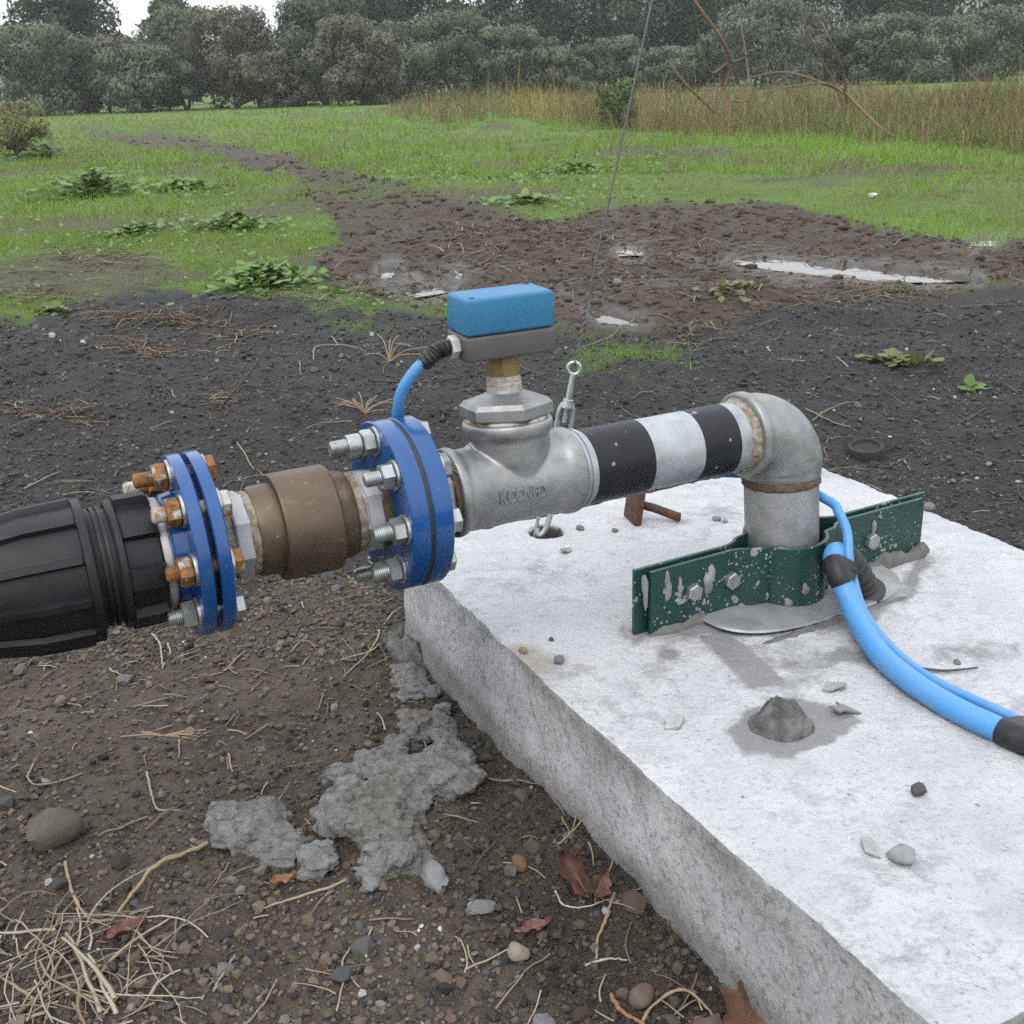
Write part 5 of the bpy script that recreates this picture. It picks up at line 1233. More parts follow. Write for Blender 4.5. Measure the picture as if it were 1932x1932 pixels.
# black compression coupling
CZ = -0.0055
def ribbed(prof, seg, nr, depth, duty=0.2, ph=0.0, oz=CZ):
    th = np.arange(seg) / seg * 2 * math.pi; m = (th * nr / (2 * math.pi) + ph) % 1.0
    rib = sstep(0.0, 0.04, m) * sstep(duty + 0.04, duty, m)
    V = []
    for s, r, k in prof: V.append(np.stack([np.full(seg, s), (r + depth * k * rib) * np.cos(th), (r + depth * k * rib) * np.sin(th) + oz], 1))
    n = len(prof); F = [(i * seg + j, i * seg + (j + 1) % seg, (i + 1) * seg + (j + 1) % seg, (i + 1) * seg + j) for i in range(n - 1) for j in range(seg)]
    F += [tuple(range(seg - 1, -1, -1)), tuple((n - 1) * seg + j for j in range(seg))]
    return np.concatenate(V), F
coup = pp('compression_coupling', ribbed([(-0.8290, 0.050, 0), (-0.8288, 0.0625, 0), (-0.8270, 0.0645, 0), (-0.8215, 0.0645, 0), (-0.8205, 0.0600, 1), (-0.8195, 0.0590, 1), (-0.7930, 0.0590, 1), (-0.7890, 0.0585, 0.9), (-0.7865, 0.0560, 0.4), (-0.7862, 0.042, 0)], 240, 8, 0.0090, 0.42, 0.22), M['black'], smooth=32)
pp('coupling_nut', ribbed([(-1.060, 0.036, 0), (-1.055, 0.046, 0), (-0.990, 0.0520, 0.5), (-0.945, 0.0600, 1), (-0.905, 0.0668, 1), (-0.860, 0.0682, 1), (-0.8585, 0.0682, 0.4), (-0.8575, 0.0712, 0), (-0.8500, 0.0712, 0), (-0.8485, 0.0695, 0), (-0.8484, 0.050, 0)], 288, 11, 0.0060, 0.20, 0.35), M['black'], coup, 32)
for k, x in enumerate((-0.8462, -0.8405, -0.8348)):
    pp('coupling_ring', lx([(x - 0.0022, 0.0550), (x - 0.0016, 0.0597), (x + 0.0014, 0.0600), (x + 0.0020, 0.0550)], 80, 0, CZ), M['black'], coup)
pp('coupling_core', lx([(-0.85, 0.0570), (-0.826, 0.0570)], 72, 0, CZ), M['black'], coup)
pp('white_ring', lx([(-0.7868, 0.042), (-0.7866, 0.0555), (-0.7840, 0.0570), (-0.7795, 0.0570), (-0.7770, 0.0550), (-0.7768, 0.042)], 72, 0, CZ * 0.6), M['nipple'], coup)
pp('plastic_pipe', lathe([(-2.6, 0.0375), (-1.0, 0.0375)], 40, (0, 0, CZ), B=BX), M['black'], coup)

# ------------------------------------------------------------------ flow switch on the tee
def Rx(a):
    c, s = math.cos(a), math.sin(a); return np.array([[1, 0, 0], [0, c, -s], [0, s, c]])
BE = 0.1185
fs_root = empty('flow_switch', M=RM @ Matrix.Translation((TB, 0, RISE + 0.1225)))
tag(fs_root, 'blue and grey electrical box on a brass stem above the tee', 'electrical box')
FB = Rx(BE)                                          # the box stands upright on its stem
def fp(name, VF, mat, parent=None, smooth=35): return obj(name, VF, mat, parent or fs_root, smooth)
zc = 0.0
fp('stem', lathe([(-0.002, 0.0160), (-0.0005, 0.0182), (0.0010, 0.0190), (0.0215, 0.0190), (0.0235, 0.0180)], 8, phase=0.35), M['brass'], smooth=25)
fp('stem_collar', lathe([(0.0225, 0.0145), (0.0300, 0.0145)], 40), M['brass'])
OX, OY = -0.0045, -0.0085; BZ = 0.0262
def bxf(VF):
    V, F = VF; return V @ FB.T + np.array([OX, OY, BZ]), F
fp('box_base', bxf(rbox((0, 0, 0.0140), (0.1062, 0.0560, 0.0280), 0.0040, 3)), M['boxbase'])
lid = fp('box_lid', bxf(rbox((0, 0, 0.0482), (0.1066, 0.0566, 0.0396), 0.0038, 3, taper=0.041)), M['lid'])
for sx, sy in ((-1, -1), (1, 1)):
    fp('lid_screw', bxf(lathe([(0.0676, 0.0032), (0.0684, 0.0032), (0.0684, 0.0022), (0.0678, 0.0022)], 20, (sx * 0.0425, sy * 0.0195, 0))), M['darkhole'], lid)
GL = np.array([-0.0535, -0.004, 0.0150])
fp('gland_nut', bxf(lathe([(-0.0105, 0.0085), (-0.0100, 0.0118), (-0.0090, 0.0126), (-0.0025, 0.0126), (-0.0010, 0.0118), (0.0, 0.0105)], 6, GL, (1, 0, 0), phase=0.2)), M['gland'], smooth=25)
GLW = np.array(fs_root.matrix_world) @ np.append((GL + [-0.010, 0, 0]) @ FB.T + [OX, OY, BZ], 1); GLW = GLW[:3]
def loc2w(x, y, z): return P0 + AX * x + AY * y + AZ * z

# ------------------------------------------------------------------ cables
def pic_on(px, py, x0=None, y0=None):
    """sight line of a picture point met with the plane y = y0 of the pipe frame"""
    d = ray(px, py); s = (y0 - (CAMP - P0) @ AY) / (d @ AY); return CAMP + d * s
c0 = GLW
thin_pts = [c0, c0 + (-AX) * 0.014 + AZ * -0.001, pic_on(806, 678, y0=-0.012), pic_on(783, 700, y0=-0.006), pic_on(760, 735, y0=0.004), pic_on(751, 770, y0=0.016), pic_on(752, 806, y0=0.036), pic_on(775, 838, y0=0.062),
            pic_on(822, 857, y0=0.062), loc2w(-0.42, 0.064, -0.012), loc2w(-0.30, 0.060, -0.030), loc2w(-0.15, 0.062, -0.045), loc2w(-0.02, 0.070, -0.060)]
rt = [gp(1560, 943, 0.300), gp(1583, 968, 0.290), gp(1598, 1005, 0.272), gp(1601, 1050, 0.250), gp(1608, 1090, 0.226), gp(1632, 1160, 0.196), gp(1690, 1232, 0.180), gp(1760, 1284, 0.1775), gp(1830, 1318, 0.1775), gp(1890, 1345, 0.180), gp(1950, 1374, 0.178), gp(2060, 1420, 0.178), gp(2250, 1480, 0.178)]
thin_pts[-1] = thin_pts[-1] * 0.6 + rt[0] * 0.4 + np.array([0, 0.01, 0])
tc = empty('thin_cable', (thin_pts[0][0], thin_pts[0][1], SLAB_Z)); tag(tc, 'thin blue cable running from the blue box along the pipe to the slab', 'cable')
TL = np.array(tc.location)
thin_path = spline(thin_pts + rt, 220)
obj('cable_sheath', (lambda V, F: (V - TL, F))(*tube(thin_path, 0.0063, 16)), M['cable'], tc)
k0 = [c0 + AX * 0.002, c0 - AX * 0.012 - AZ * 0.001, pic_on(818, 670, y0=-0.0135), pic_on(796, 688, y0=-0.0085)]
kp = spline(k0, 26); kr = 0.0088 + 0.0008 * np.sin(np.arange(len(kp)) * 2.1); kr[0] *= 1.08; kr[-2:] *= [0.93, 0.88]
obj('tape_wrap', (lambda V, F: (V - TL, F))(*tube(kp, kr, 20)), M['tape'], tc)
zt = SLAB_Z + 0.0145
thick_pts = [gp(1632, 1118, 0.176), gp(1622, 1092, 0.200), gp(1600, 1058, 0.232), gp(1579, 1042, 0.250), gp(1573, 1056, 0.248), gp(1581, 1082, 0.238), gp(1598, 1122, 0.216), gp(1622, 1176, 0.197), gp(1662, 1236, 0.187), gp(1722, 1288, zt + 0.001), gp(1795, 1334, zt), gp(1870, 1370, zt), gp(1950, 1404, zt), gp(2080, 1452, zt), gp(2280, 1515, zt)]
kc = empty('thick_cable', (thick_pts[0][0], thick_pts[0][1], SLAB_Z)); tag(kc, 'thick blue cable curving over the slab from the riser foot', 'cable')
KL = np.array(kc.location)
thick_path = spline(thick_pts, 180)
obj('cable_sheath', (lambda V, F: (V - KL, F))(*tube(thick_path, 0.0135, 24)), M['cable'], kc)
def wrap(path_a, path_b, i0, i1, ra, rb, name, parent, off, seed):
    """a band of tape hugging two cables lying side by side"""
    m = MB(); seg = 36; rows = []
    r = np.random.default_rng(seed)
    idx = np.linspace(i0, i1, 9)
    for q, f in enumerate(idx):
        i = int(f); A = path_a[i] * (1 - (f - i)) + path_a[min(i + 1, len(path_a) - 1)] * (f - i); j = np.argmin(np.linalg.norm(path_b - A, axis=1)); B = path_b[j]
        T = path_a[min(i + 1, len(path_a) - 1)] - path_a[max(i - 1, 0)]; T /= np.linalg.norm(T)
        u = B - A; u -= T * (u @ T); L = np.linalg.norm(u); u /= L + 1e-9; v = np.cross(T, u)
        th = np.arange(seg) / seg * 2 * math.pi; dirs = np.cos(th)[:, None] * u + np.sin(th)[:, None] * v
        sup = np.maximum(ra, L * np.cos(th) + rb)                # support distance of the two circles
        # points of the hull: whichever circle supports the direction
        pa = A + dirs * (ra + 0.0012); pb = A + u * L + dirs * (rb + 0.0012)
        pt = np.where((L * np.cos(th) + rb > ra)[:, None], pb, pa)
        shrink = 1.0 if 0 < q < 8 else 0.97
        rows.append((A + u * L * 0.3) + (pt - (A + u * L * 0.3)) * (shrink * (1 + 0.012 * math.sin(q * 2.2 + seed))))
    V = np.concatenate(rows) - off; n = len(rows)
    F = [(i * seg + j, i * seg + (j + 1) % seg, (i + 1) * seg + (j + 1) % seg, (i + 1) * seg + j) for i in range(n - 1) for j in range(seg)]
    F += [tuple(range(seg - 1, -1, -1)), tuple((n - 1) * seg + j for j in range(seg))]
    return obj(name, (V, F), M['tape'], parent, 40)
def near_i(path, px, py):
    q = to_pic(path); return int(np.argmin(np.hypot(q[:, 0] - px, q[:, 1] - py)))
lower = thick_path[40:]
i0 = 40 + near_i(lower, 1575, 1060); i1 = 40 + near_i(lower, 1590, 1100)
wrap(thick_path, thin_path[60:], i0, i1, 0.0135, 0.0063, 'tape_wrap', kc, KL, 1)
i0 = near_i(thick_path, 1885, 1378); i1 = near_i(thick_path, 1975, 1415)
wrap(thick_path, thin_path[60:], i0, i1, 0.0135, 0.0063, 'tape_wrap', kc, KL, 2)
# rubber sleeve the thick cable comes out of
sp_ = thick_path[:38]; sr = 0.0182 + 0.0016 * np.sin(np.arange(len(sp_)) * 1.25); sr[:5] += np.linspace(0.009, 0.0, 5); sr[-1] = 0.0145
so = np.array([sp_[0][0], sp_[0][1], 0.178]); V, F = tube(sp_ - so, sr, 32)
o = obj('rubber_sleeve', (V, F), M['rubber'], None, 50); o.location = so
tag(o, 'black ribbed rubber sleeve where the thick blue cable leaves the plate', 'cable sleeve')
# cable tie tail and a loose black wire
a, b, c = gp(1720, 1258, SLAB_Z + 0.006), gp(1780, 1266, SLAB_Z + 0.004), gp(1845, 1259, SLAB_Z + 0.006)
path = spline([a, b, c], 14); V, F = tube(path, np.linspace(0.0030, 0.0016, len(path)), 6); V[:, 2] = SLAB_Z + 0.005 + (V[:, 2] - V[:, 2].mean()) * 0.5
tag(obj('cable_tie', (V, F), M['rubber']), 'thin black cable tie tail sticking out behind the thick cable', 'cable tie')
w = [gp(*q, 0.01) for q in ((700, 722), (745, 722), (790, 724), (835, 718), (872, 704))]
for q in w: q[2] = gz(q[0], q[1]) + 0.008
tag(obj('loose_wire', tube(spline(w, 24), 0.0032, 8), M['rubber']), 'thin black wire lying on the gravel behind the blue flange', 'wire')

# ------------------------------------------------------------------ green pipe clamp on the plate
CU = np.array([0.8813, 0.4726, 0]); CV = np.array([-0.4726, 0.8813, 0])
CB = np.array([BASE[0], BASE[1], SLAB_Z])
CM = Matrix(((CU[0], CV[0], 0, CB[0]), (CU[1], CV[1], 0, CB[1]), (0, 0, 1, CB[2]), (0, 0, 0, 1)))
pl = empty('cover_plate', M=CM @ Matrix.Translation((0.01, -0.005, 0.004)))
tag(pl, 'thin round galvanised cover plate under the green clamp', 'plate')
th = np.linspace(0, 2 * math.pi, 96, endpoint=False)
_sq = lambda c: np.sign(c) * np.abs(c) ** 0.62
rim = lambda rr, z: np.stack([rr / 0.148 * 0.156 * _sq(np.cos(th)), rr / 0.148 * 0.090 * _sq(np.sin(th)), z + 0.0022 * np.sin(th * 2 + 0.6)], 1)
V = np.concatenate([rim(0.146, -0.0015), rim(0.148, 0.0), rim(0.1465, 0.0028), rim(0.05, 0.0030)]); n = 96
F = [(i * n + j, i * n + (j + 1) % n, (i + 1) * n + (j + 1) % n, (i + 1) * n + j) for i in range(3) for j in range(n)]
obj('plate_disc', (V, F), M['disc'], pl, 40)
cl = empty('pipe_clamp', M=CM); tag(cl, 'dark green two-part steel clamp splashed with cement, gripping the riser', 'pipe clamp')
def clamp_half(side, xl, xr, h0, h1, gap=0.0035, th_=0.005):
    r = 0.0505; pts = [(xl, gap)]
    pts += [(-0.098, gap), (-0.088, gap + 0.001), (-0.076, gap + 0.006), (-0.066, gap + 0.014)]
    a0 = math.atan2(gap + 0.022, 0.055)
    for a in np.linspace(math.pi - a0, a0, 22): pts.append((r * math.cos(a) * 1.0, r * math.sin(a)))
    pts += [(0.066, gap + 0.014), (0.076, gap + 0.006), (0.088, gap + 0.001), (0.098, gap), (xr, gap)]
    P = np.array(pts); T = np.gradient(P, axis=0); T /= np.linalg.norm(T, axis=1)[:, None]; N = np.stack([-T[:, 1], T[:, 0]], 1)
    O = P + N * th_; P[:, 1] *= side; O[:, 1] *= side
    n = len(P); z0, z1 = h0, h1; b = 0.0008
    rows = [np.column_stack([P, np.full(n, z0)]), np.column_stack([O, np.full(n, z0)]), np.column_stack([O, np.full(n, z1 - b)]), np.column_stack([O * 0.85 + P * 0.15, np.full(n, z1)]), np.column_stack([P * 0.85 + O * 0.15, np.full(n, z1)]), np.column_stack([P, np.full(n, z1 - b)])]
    V = np.concatenate(rows); F = []
    for k in range(6):
        k2 = (k + 1) % 6
        for j in range(n - 1): F.append((k * n + j, k * n + j + 1, k2 * n + j + 1, k2 * n + j))
    F.append(tuple(k * n for k in range(6))); F.append(tuple(k * n + n - 1 for k in range(5, -1, -1)))
    if side > 0: F = [f[::-1] for f in F]
    return V, F
hf = obj('clamp_half', clamp_half(-1, -0.222, 0.245, 0.002, 0.088), M['green'], cl, 40)
hb = obj('clamp_half', clamp_half(1, -0.238, 0.262, 0.002, 0.090), M['green'], cl, 40)
def on_clamp(px, py, yl):
    d = ray(px, py); s = (yl - (CAMP - CB) @ CV) / (d @ CV); q = CAMP + d * s - CB; return q @ CU, q[2]
YF = -0.0085
for px, py in ((1307, 1116), (1379, 1094), (1643, 1020), (1572, 1042)):
    x, z = on_clamp(px, py, YF)
    obj('bolt_head', lathe([(0.0, 0.0118), (0.0065, 0.0118), (0.0078, 0.0102)], 6, (x, YF, z), (0, -1, 0), phase=0.35), M['zinc'], hf, 25)
    obj('bolt_end', lathe([(0.0, 0.0118), (0.007, 0.0118), (0.007, 0.006), (0.016, 0.006)], 6, (x, 0.0088, z), (0, 1, 0)), M['zinc'], hb, 25)
def splash(px, py, w, h, seed):
    x, z = on_clamp(px, py, YF); r = np.random.default_rng(seed); n = 26; a = np.arange(n) / n * 2 * math.pi
    k = 1 + 0.22 * np.sin(2 * a + seed) + 0.15 * np.sin(3 * a + seed * 2) + 0.09 * np.sin(5 * a)
    R0 = np.stack([x + w * k * np.cos(a), np.full(n, YF + 0.0004), z + h * k * np.sin(a)], 1)
    R0[:, 2] = np.clip(R0[:, 2], 0.003, 0.087)
    R1 = R0.copy(); c = np.array([x, YF, z]); R1 = c + (R1 - c) * 0.82; R1[:, 1] = YF - 0.0022
    V = np.concatenate([R0, R1]); F = [(j, (j + 1) % n, n + (j + 1) % n, n + j) for j in range(n)] + [tuple(n + j for j in range(n))]
    obj('cement_splash', (V, F), M['cement'], hf, 60)
for k, (px, py, w, h) in enumerate([(1217, 1112, 0.004, 0.026), (1260, 1108, 0.0055, 0.018), (1282, 1112, 0.0035, 0.013), (1338, 1095, 0.0085, 0.018), (1648, 995, 0.0032, 0.013), (1383, 1128, 0.003, 0.005), (1660, 975, 0.003, 0.003), (1283, 1134, 0.008, 0.004), (1316, 1100 - 58, 0.002, 0.008)]):
    splash(px, py, w, h, 3 + k)
# drips on the bulge
for k, ang in enumerate((-1.15, -0.6, -0.2)):
    zz = (0.018, 0.012, 0.030)[k]; rr = 0.0556; n = 16; a = np.arange(n) / n * 2 * math.pi
    R0 = np.stack([rr * np.sin(ang + 0.10 * np.cos(a) * (1 + 0.3 * np.sin(3 * a + k))), -rr * np.cos(ang + 0.10 * np.cos(a)), zz + 0.008 * np.sin(a) * (1 + 0.25 * np.cos(2 * a + k))], 1)
    R1 = R0 * [1.035, 1.035, 1]; R1 = R1.mean(0) + (R1 - R1.mean(0)) * 0.8
    obj('cement_splash', (np.concatenate([R0, R1]), [(j, (j + 1) % n, n + (j + 1) % n, n + j) for j in range(n)] + [tuple(n + j for j in range(n))]), M['cement'], hf, 60)
# mortar squeezed out under the clamp
def mortar(x0, x1, y0, wdt, hgt, seed, name='mortar_bead'):
    n = 60; m = 9; xs = np.linspace(x0, x1, n); V = []
    for i, x in enumerate(xs):
        e = math.sin(math.pi * i / (n - 1)) ** 0.4
        w_ = wdt * e * (1 + 0.5 * fbm(np.array([x * 30]), np.array([seed * 1.0]), seed, 3)[0]); h_ = hgt * e * (1 + 0.7 * fbm(np.array([x * 40]), np.array([seed + 5.0]), seed, 3)[0])
        for j in range(m):
            a = math.pi * j / (m - 1); V.append((x, y0 - w_ * math.cos(a), max(0, h_ * math.sin(a)) - 0.002))
    V = np.array(V); V[:, 1:] += 0.0018 * np.stack([fbm(V[:, 0] * 160, V[:, 1] * 160, seed, 3), fbm(V[:, 0] * 160, V[:, 1] * 160, seed + 2, 3)], 1)
    F = [(i * m + j, i * m + j + 1, (i + 1) * m + j + 1, (i + 1) * m + j) for i in range(n - 1) for j in range(m - 1)]
    o = obj(name, (V, F), M['mortar'], cl, 60); return o
mortar(-0.225, -0.10, -0.006, 0.011, 0.013, 3); mortar(0.125, 0.268, -0.008, 0.015, 0.024, 4); mortar(-0.25, 0.27, 0.012, 0.016, 0.014, 5)
mortar(-0.12, 0.13, -0.098, 0.009, 0.006, 6)

# ------------------------------------------------------------------ rusty T bolt under the pipe
tb = gp(1197, 984, SLAB_Z); te = gp(1284, 984, SLAB_Z)
dx = (te - tb); ang = math.atan2(dx[1], dx[0]); Lr = np.linalg.norm(dx)
rt_ = empty('rusty_bolt', M=Matrix.Translation(tb) @ Matrix.Rotation(ang, 4, 'Z')); tag(rt_, 'rusty T-shaped steel bolt lying on the slab under the striped pipe', 'bolt')
obj('shaft', tube(np.array([[0.004, 0, 0.030], [0.03, 0, 0.023], [Lr - 0.006, 0, 0.0085], [Lr, 0, 0.0080]]), [0.0068, 0.0068, 0.0072, 0.0066], 20), M['darkrust'], rt_)
obj('head_plate', rbox((0, 0.004, 0.0275), (0.012, 0.052, 0.056), 0.003, 2, M=rotz(0.35) @ np.array([[math.cos(0.14), 0, math.sin(0.14)], [0, 1, 0], [-math.sin(0.14), 0, math.cos(0.14)]])), M['darkrust'], rt_)

# ------------------------------------------------------------------ turnbuckle, its anchor and the wire
H0 = gp(1027, 1004, SLAB_Z); EYE = np.array([0.1003, 1.6467, 0.4197])
tdir = EYE - H0; TLn = np.linalg.norm(tdir); TB_ = basis(tdir)
# keep the eye ring facing the picture
_x = np.array([1.0, 0, 0]); _x = _x - TB_[:, 2] * (_x @ TB_[:, 2]); _x /= np.linalg.norm(_x); TB_ = np.stack([_x, np.cross(TB_[:, 2], _x), TB_[:, 2]], 1)
tm = Matrix([[*TB_[0], H0[0]], [*TB_[1], H0[1]], [*TB_[2], H0[2]], [0, 0, 0, 1]])
tk = empty('turnbuckle', M=tm); tag(tk, 'galvanised turnbuckle with eye bolt standing behind the tee', 'turnbuckle')
er = 0.0092; a = np.linspace(0, 2 * math.pi, 33)[:-1]
def torus(R, r, c, seg=32, s2=12):
    V, F = [], []
    for i in range(seg):
        t = 2 * math.pi * i / seg
        for j in range(s2):
            q = 2 * math.pi * j / s2; V.append((c[0] + (R + r * math.cos(q)) * math.cos(t), c[1] + r * math.sin(q), c[2] + (R + r * math.cos(q)) * math.sin(t)))
    for i in range(seg):
        for j in range(s2): F.append((i * s2 + j, ((i + 1) % seg) * s2 + j, ((i + 1) % seg) * s2 + (j + 1) % s2, i * s2 + (j + 1) % s2))
    return np.array(V), F
eb = MB(); eb.add(*torus(er, 0.0030, (0, 0, TLn))); eb.add(*lathe([(TLn - 0.060, 0.0048), (TLn - 0.030, 0.0050), (TLn - 0.020, 0.0042), (TLn - er, 0.0040)], 16))
obj('eye_bolt', eb, M['zinc'], tk)
ztop = TLn - 0.048
tbm = MB()
tbm.add(*lathe([(ztop - 0.012, 0.0095), (ztop - 0.008, 0.0090), (ztop - 0.004, 0.0082), (ztop, 0.0080), (ztop + 0.001, 0.0070)], 24))
tbm.add(*lathe([(ztop - 0.100, 0.0070), (ztop - 0.099, 0.0082), (ztop - 0.092, 0.0090), (ztop - 0.088, 0.0092)], 24))
for s in (-1, 1):
    tbm.add(*tube(np.array([[s * 0.0060, 0, ztop - 0.006], [s * 0.0098, 0, ztop - 0.014], [s * 0.0108, 0, ztop - 0.022], [s * 0.0108, 0, ztop - 0.080], [s * 0.0095, 0, ztop - 0.088], [s * 0.006, 0, ztop - 0.094]]), 0.0038, 10))
obj('turnbuckle_body', tbm, M['zinc'], tk)
obj('threaded_rod', lathe([(ztop - 0.130, 0.0042), (ztop - 0.075, 0.0042)], 16), M['zinc'], tk)
obj('threaded_rod', lathe([(ztop - 0.035, 0.0042), (ztop + 0.01, 0.0046)], 16), M['zinc'], tk)
hook = MB(); zb = ztop - 0.130
hook.add(*tube(spline([(0, 0, zb + 0.01), (0.001, 0, zb * 0.6), (0.004, 0, 0.03), (0.001, -0.002, 0.006), (-0.007, -0.003, -0.006), (-0.013, 0, 0.004)], 24), 0.0045, 12))
hook.add(*tube(spline([(-0.012, 0.004, zb * 0.5), (-0.013, 0.004, 0.03), (-0.013, 0.003, -0.012)], 10), 0.0030, 10))
obj('lower_hook', hook, M['pipe'], tk)
wdir = at_depth(1230, 0, 1.68) - at_depth(1086, 668, 1.65); wdir /= np.linalg.norm(wdir)
wp0 = EYE + (at_depth(1085, 672, 1.6467) - EYE) * 0.8
wr = empty('guy_wire', tuple(EYE)); tag(wr, 'thin dark steel wire rising from the turnbuckle eye out of the picture', 'wire')
wm = MB(); wm.add(*tube(np.array([wp0 - wdir * 0.004, wp0 + wdir * 0.2, wp0 + wdir * 7.0]) - EYE, 0.0015, 8))
ts = np.linspace(0, 1, 60)
for k in range(2):
    hel = wp0 + wdir * (0.004 + 0.085 * ts)[:, None] + 0.0021 * (np.cos(ts * 26 + k * 3.1)[:, None] * TB_[:, 0] + np.sin(ts * 26 + k * 3.1)[:, None] * TB_[:, 1])
    wm.add(*tube(hel - EYE, 0.0009, 6))
wm.add(*tube(spline([wp0 - EYE, np.array([0.002, -0.004, er]), np.array([0, 0, er - 0.003]), np.array([-0.001, 0.004, er]), wp0 - EYE], 20), 0.0010, 6))
q = wp0 + wdir * 0.135 - EYE; wm.add(*tube(np.array([q, q + [0.010, 0, 0.001]]), 0.0008, 6))
obj('wire_strand', wm, M['wire'], wr)

# ------------------------------------------------------------------ small things on the ground
def stem_thing(name, pts, rad, col, label, cat, group=None, lift=0.004, n=22):
    P = np.array([gp(x, y, 0.015 if y > 1000 else 0.0) for x, y in pts]); P = spline(P, n)
    P[:, 2] = ground_zq(P[:, 0], P[:, 1]); P[:, 2] = np.maximum(P[:, 2], np.convolve(np.pad(P[:, 2], 3, 'edge'), np.ones(7) / 7, 'valid')) + rad + lift * np.sin(np.linspace(0, math.pi, len(P)))
    c = P[0].copy(); rg = np.random.default_rng(int(abs(pts[0][0]) * 7)); rad = rad * 0.8; wv = 1 + 0.12 * rg.normal(size=len(P)); wv[len(P) // 3] *= 1.3; P = P + np.cumsum(rg.normal(0, rad * 0.35, P.shape), 0) * [1, 1, 0.3]; col = np.asarray(col) * [0.88, 0.92, 1.0]
    V, F = tube(P - c, rad * np.linspace(1, 0.65, len(P)) * wv, 7); o = obj(name, (V, F), M['straw'], None, 60, np.repeat([col], len(V), 0)); o.location = c
    return tag(o, label, cat, group)
st_ = lambda *a, **k: stem_thing('dry_straw', *a, **k)
GS = 'single straw stems lying near the slab'
for pts, rad, col, lab in [
        ([(385, 1572), (330, 1608), (285, 1640), (215, 1702)], 0.0036, (0.30, 0.23, 0.12), 'thick straight pale stalk lying left of the concrete chunk'),
        ([(122, 1603), (132, 1650), (150, 1690), (185, 1715), (240, 1708), (290, 1688)], 0.0026, (0.31, 0.23, 0.14), 'hook-shaped pale stem below the rounded brown stone'),
        ([(655, 1652), (600, 1668), (550, 1682), (480, 1700)], 0.0022, (0.33, 0.25, 0.15), 'long pale stem lying below the large concrete crust'),
        ([(872, 1443), (940, 1474), (1000, 1492), (1035, 1500), (1072, 1552)], 0.0018, (0.17, 0.12, 0.085), 'brown bent stem between concrete crust and slab'),
        ([(1048, 1690), (1062, 1715), (1100, 1724), (1150, 1712)], 0.0013, (0.42, 0.37, 0.28), 'pale curved straw under the curled dead leaf'),
        ([(1158, 1700), (1140, 1740), (1118, 1780), (1110, 1815)], 0.0024, (0.28, 0.2, 0.11), 'flat tan blade below the dead leaf'),
        ([(1105, 1816), (1150, 1814), (1185, 1812)], 0.0017, (0.37, 0.32, 0.22), 'short straight pale straw below the tan blade'),
        ([(1155, 1862), (1170, 1893), (1205, 1913), (1245, 1927)], 0.0030, (0.24, 0.14, 0.07), 'brown stalk at the bottom beside the large dead leaf'),
        ([(1200, 1928), (1235, 1880), (1285, 1862), (1320, 1880), (1350, 1900)], 0.0022, (0.28, 0.21, 0.12), 'arched pale stem at the bottom left of the large leaf'),
        ([(1175, 1555), (1130, 1540), (1100, 1535), (1070, 1600)], 0.0019, (0.27, 0.2, 0.11), 'bent dry stem against the foot of the slab'),
        ([(1185, 1550), (1165, 1600), (1150, 1650)], 0.0018, (0.26, 0.19, 0.1), 'pale stem hanging down beside the slab foot'),
        ([(1110, 1555), (1060, 1610), (1045, 1600)], 0.0016, (0.30, 0.23, 0.13), 'short forked straw near the slab foot'),
        ([(272, 1430), (280, 1465), (296, 1500), (340, 1505)], 0.0020, (0.29, 0.25, 0.17), 'pale elbow-bent stem left of the concrete spill'),
        ([(275, 1512), (235, 1540), (185, 1560)], 0.0018, (0.25, 0.19, 0.13), 'thin stem right of the rounded brown stone'),
        ([(285, 1180), (300, 1205), (303, 1245)], 0.0022, (0.33, 0.28, 0.2), 'pale curved stem just below the left flange'),
        ([(660, 1765), (640, 1795), (655, 1815), (672, 1832)], 0.0014, (0.34, 0.29, 0.2), 'thin C-shaped straw in the soil at bottom centre'),
        ([(60, 1425), (48, 1455), (70, 1468), (150, 1440)], 0.0020, (0.24, 0.2, 0.14), 'curled pale straw at the left below the coupling'),
        ([(440, 1785), (415, 1840), (400, 1860)], 0.0016, (0.3, 0.26, 0.2), 'short pale stem right of the straw heap'),
        ([(520, 1830), (500, 1880), (430, 1930)], 0.0016, (0.24, 0.19, 0.13), 'thin bent stem at bottom right of the straw heap'),
        ([(720, 1195), (690, 1215), (640, 1225)], 0.0018, (0.33, 0.27, 0.17), 'pale straw pointing at the slab corner'),
        ([(715, 1170), (705, 1205), (650, 1260)], 0.0018, (0.34, 0.28, 0.18), 'pale straw crossing another by the slab corner'),
        ([(445, 830), (470, 862), (497, 895)], 0.0016, (0.33, 0.29, 0.2), 'straight pale straw on the gravel above the bronze valve'),
        ([(590, 668), (600, 645), (655, 650), (690, 672)], 0.0026, (0.3, 0.25, 0.17), 'bent pale stem on the gravel left of the blue box'),
        ([(563, 668), (567, 690), (566, 712)], 0.0020, (0.28, 0.23, 0.15), 'short upright pale stem on the gravel left of the blue cable'),
        ([(1180, 770 + 95), (1560, 905)], 0.0001, (0.2, 0.2, 0.2), None),
        ([(1535, 790), (1570, 770), (1625, 755)], 0.0036, (0.17, 0.125, 0.085), 'brown stick on the gravel right of the elbow'),
        ([(1520, 772), (1560, 790), (1600, 800)], 0.0030, (0.22, 0.16, 0.1), 'tan stick crossing another right of the elbow'),
        ([(1090, 660), (1150, 640), (1180, 610), (1200, 595)], 0.0022, (0.24, 0.19, 0.12), 'long curved stem on the mud right of the blue box')]:
    if lab: st_(pts, rad, col, lab, 'straw', GS)
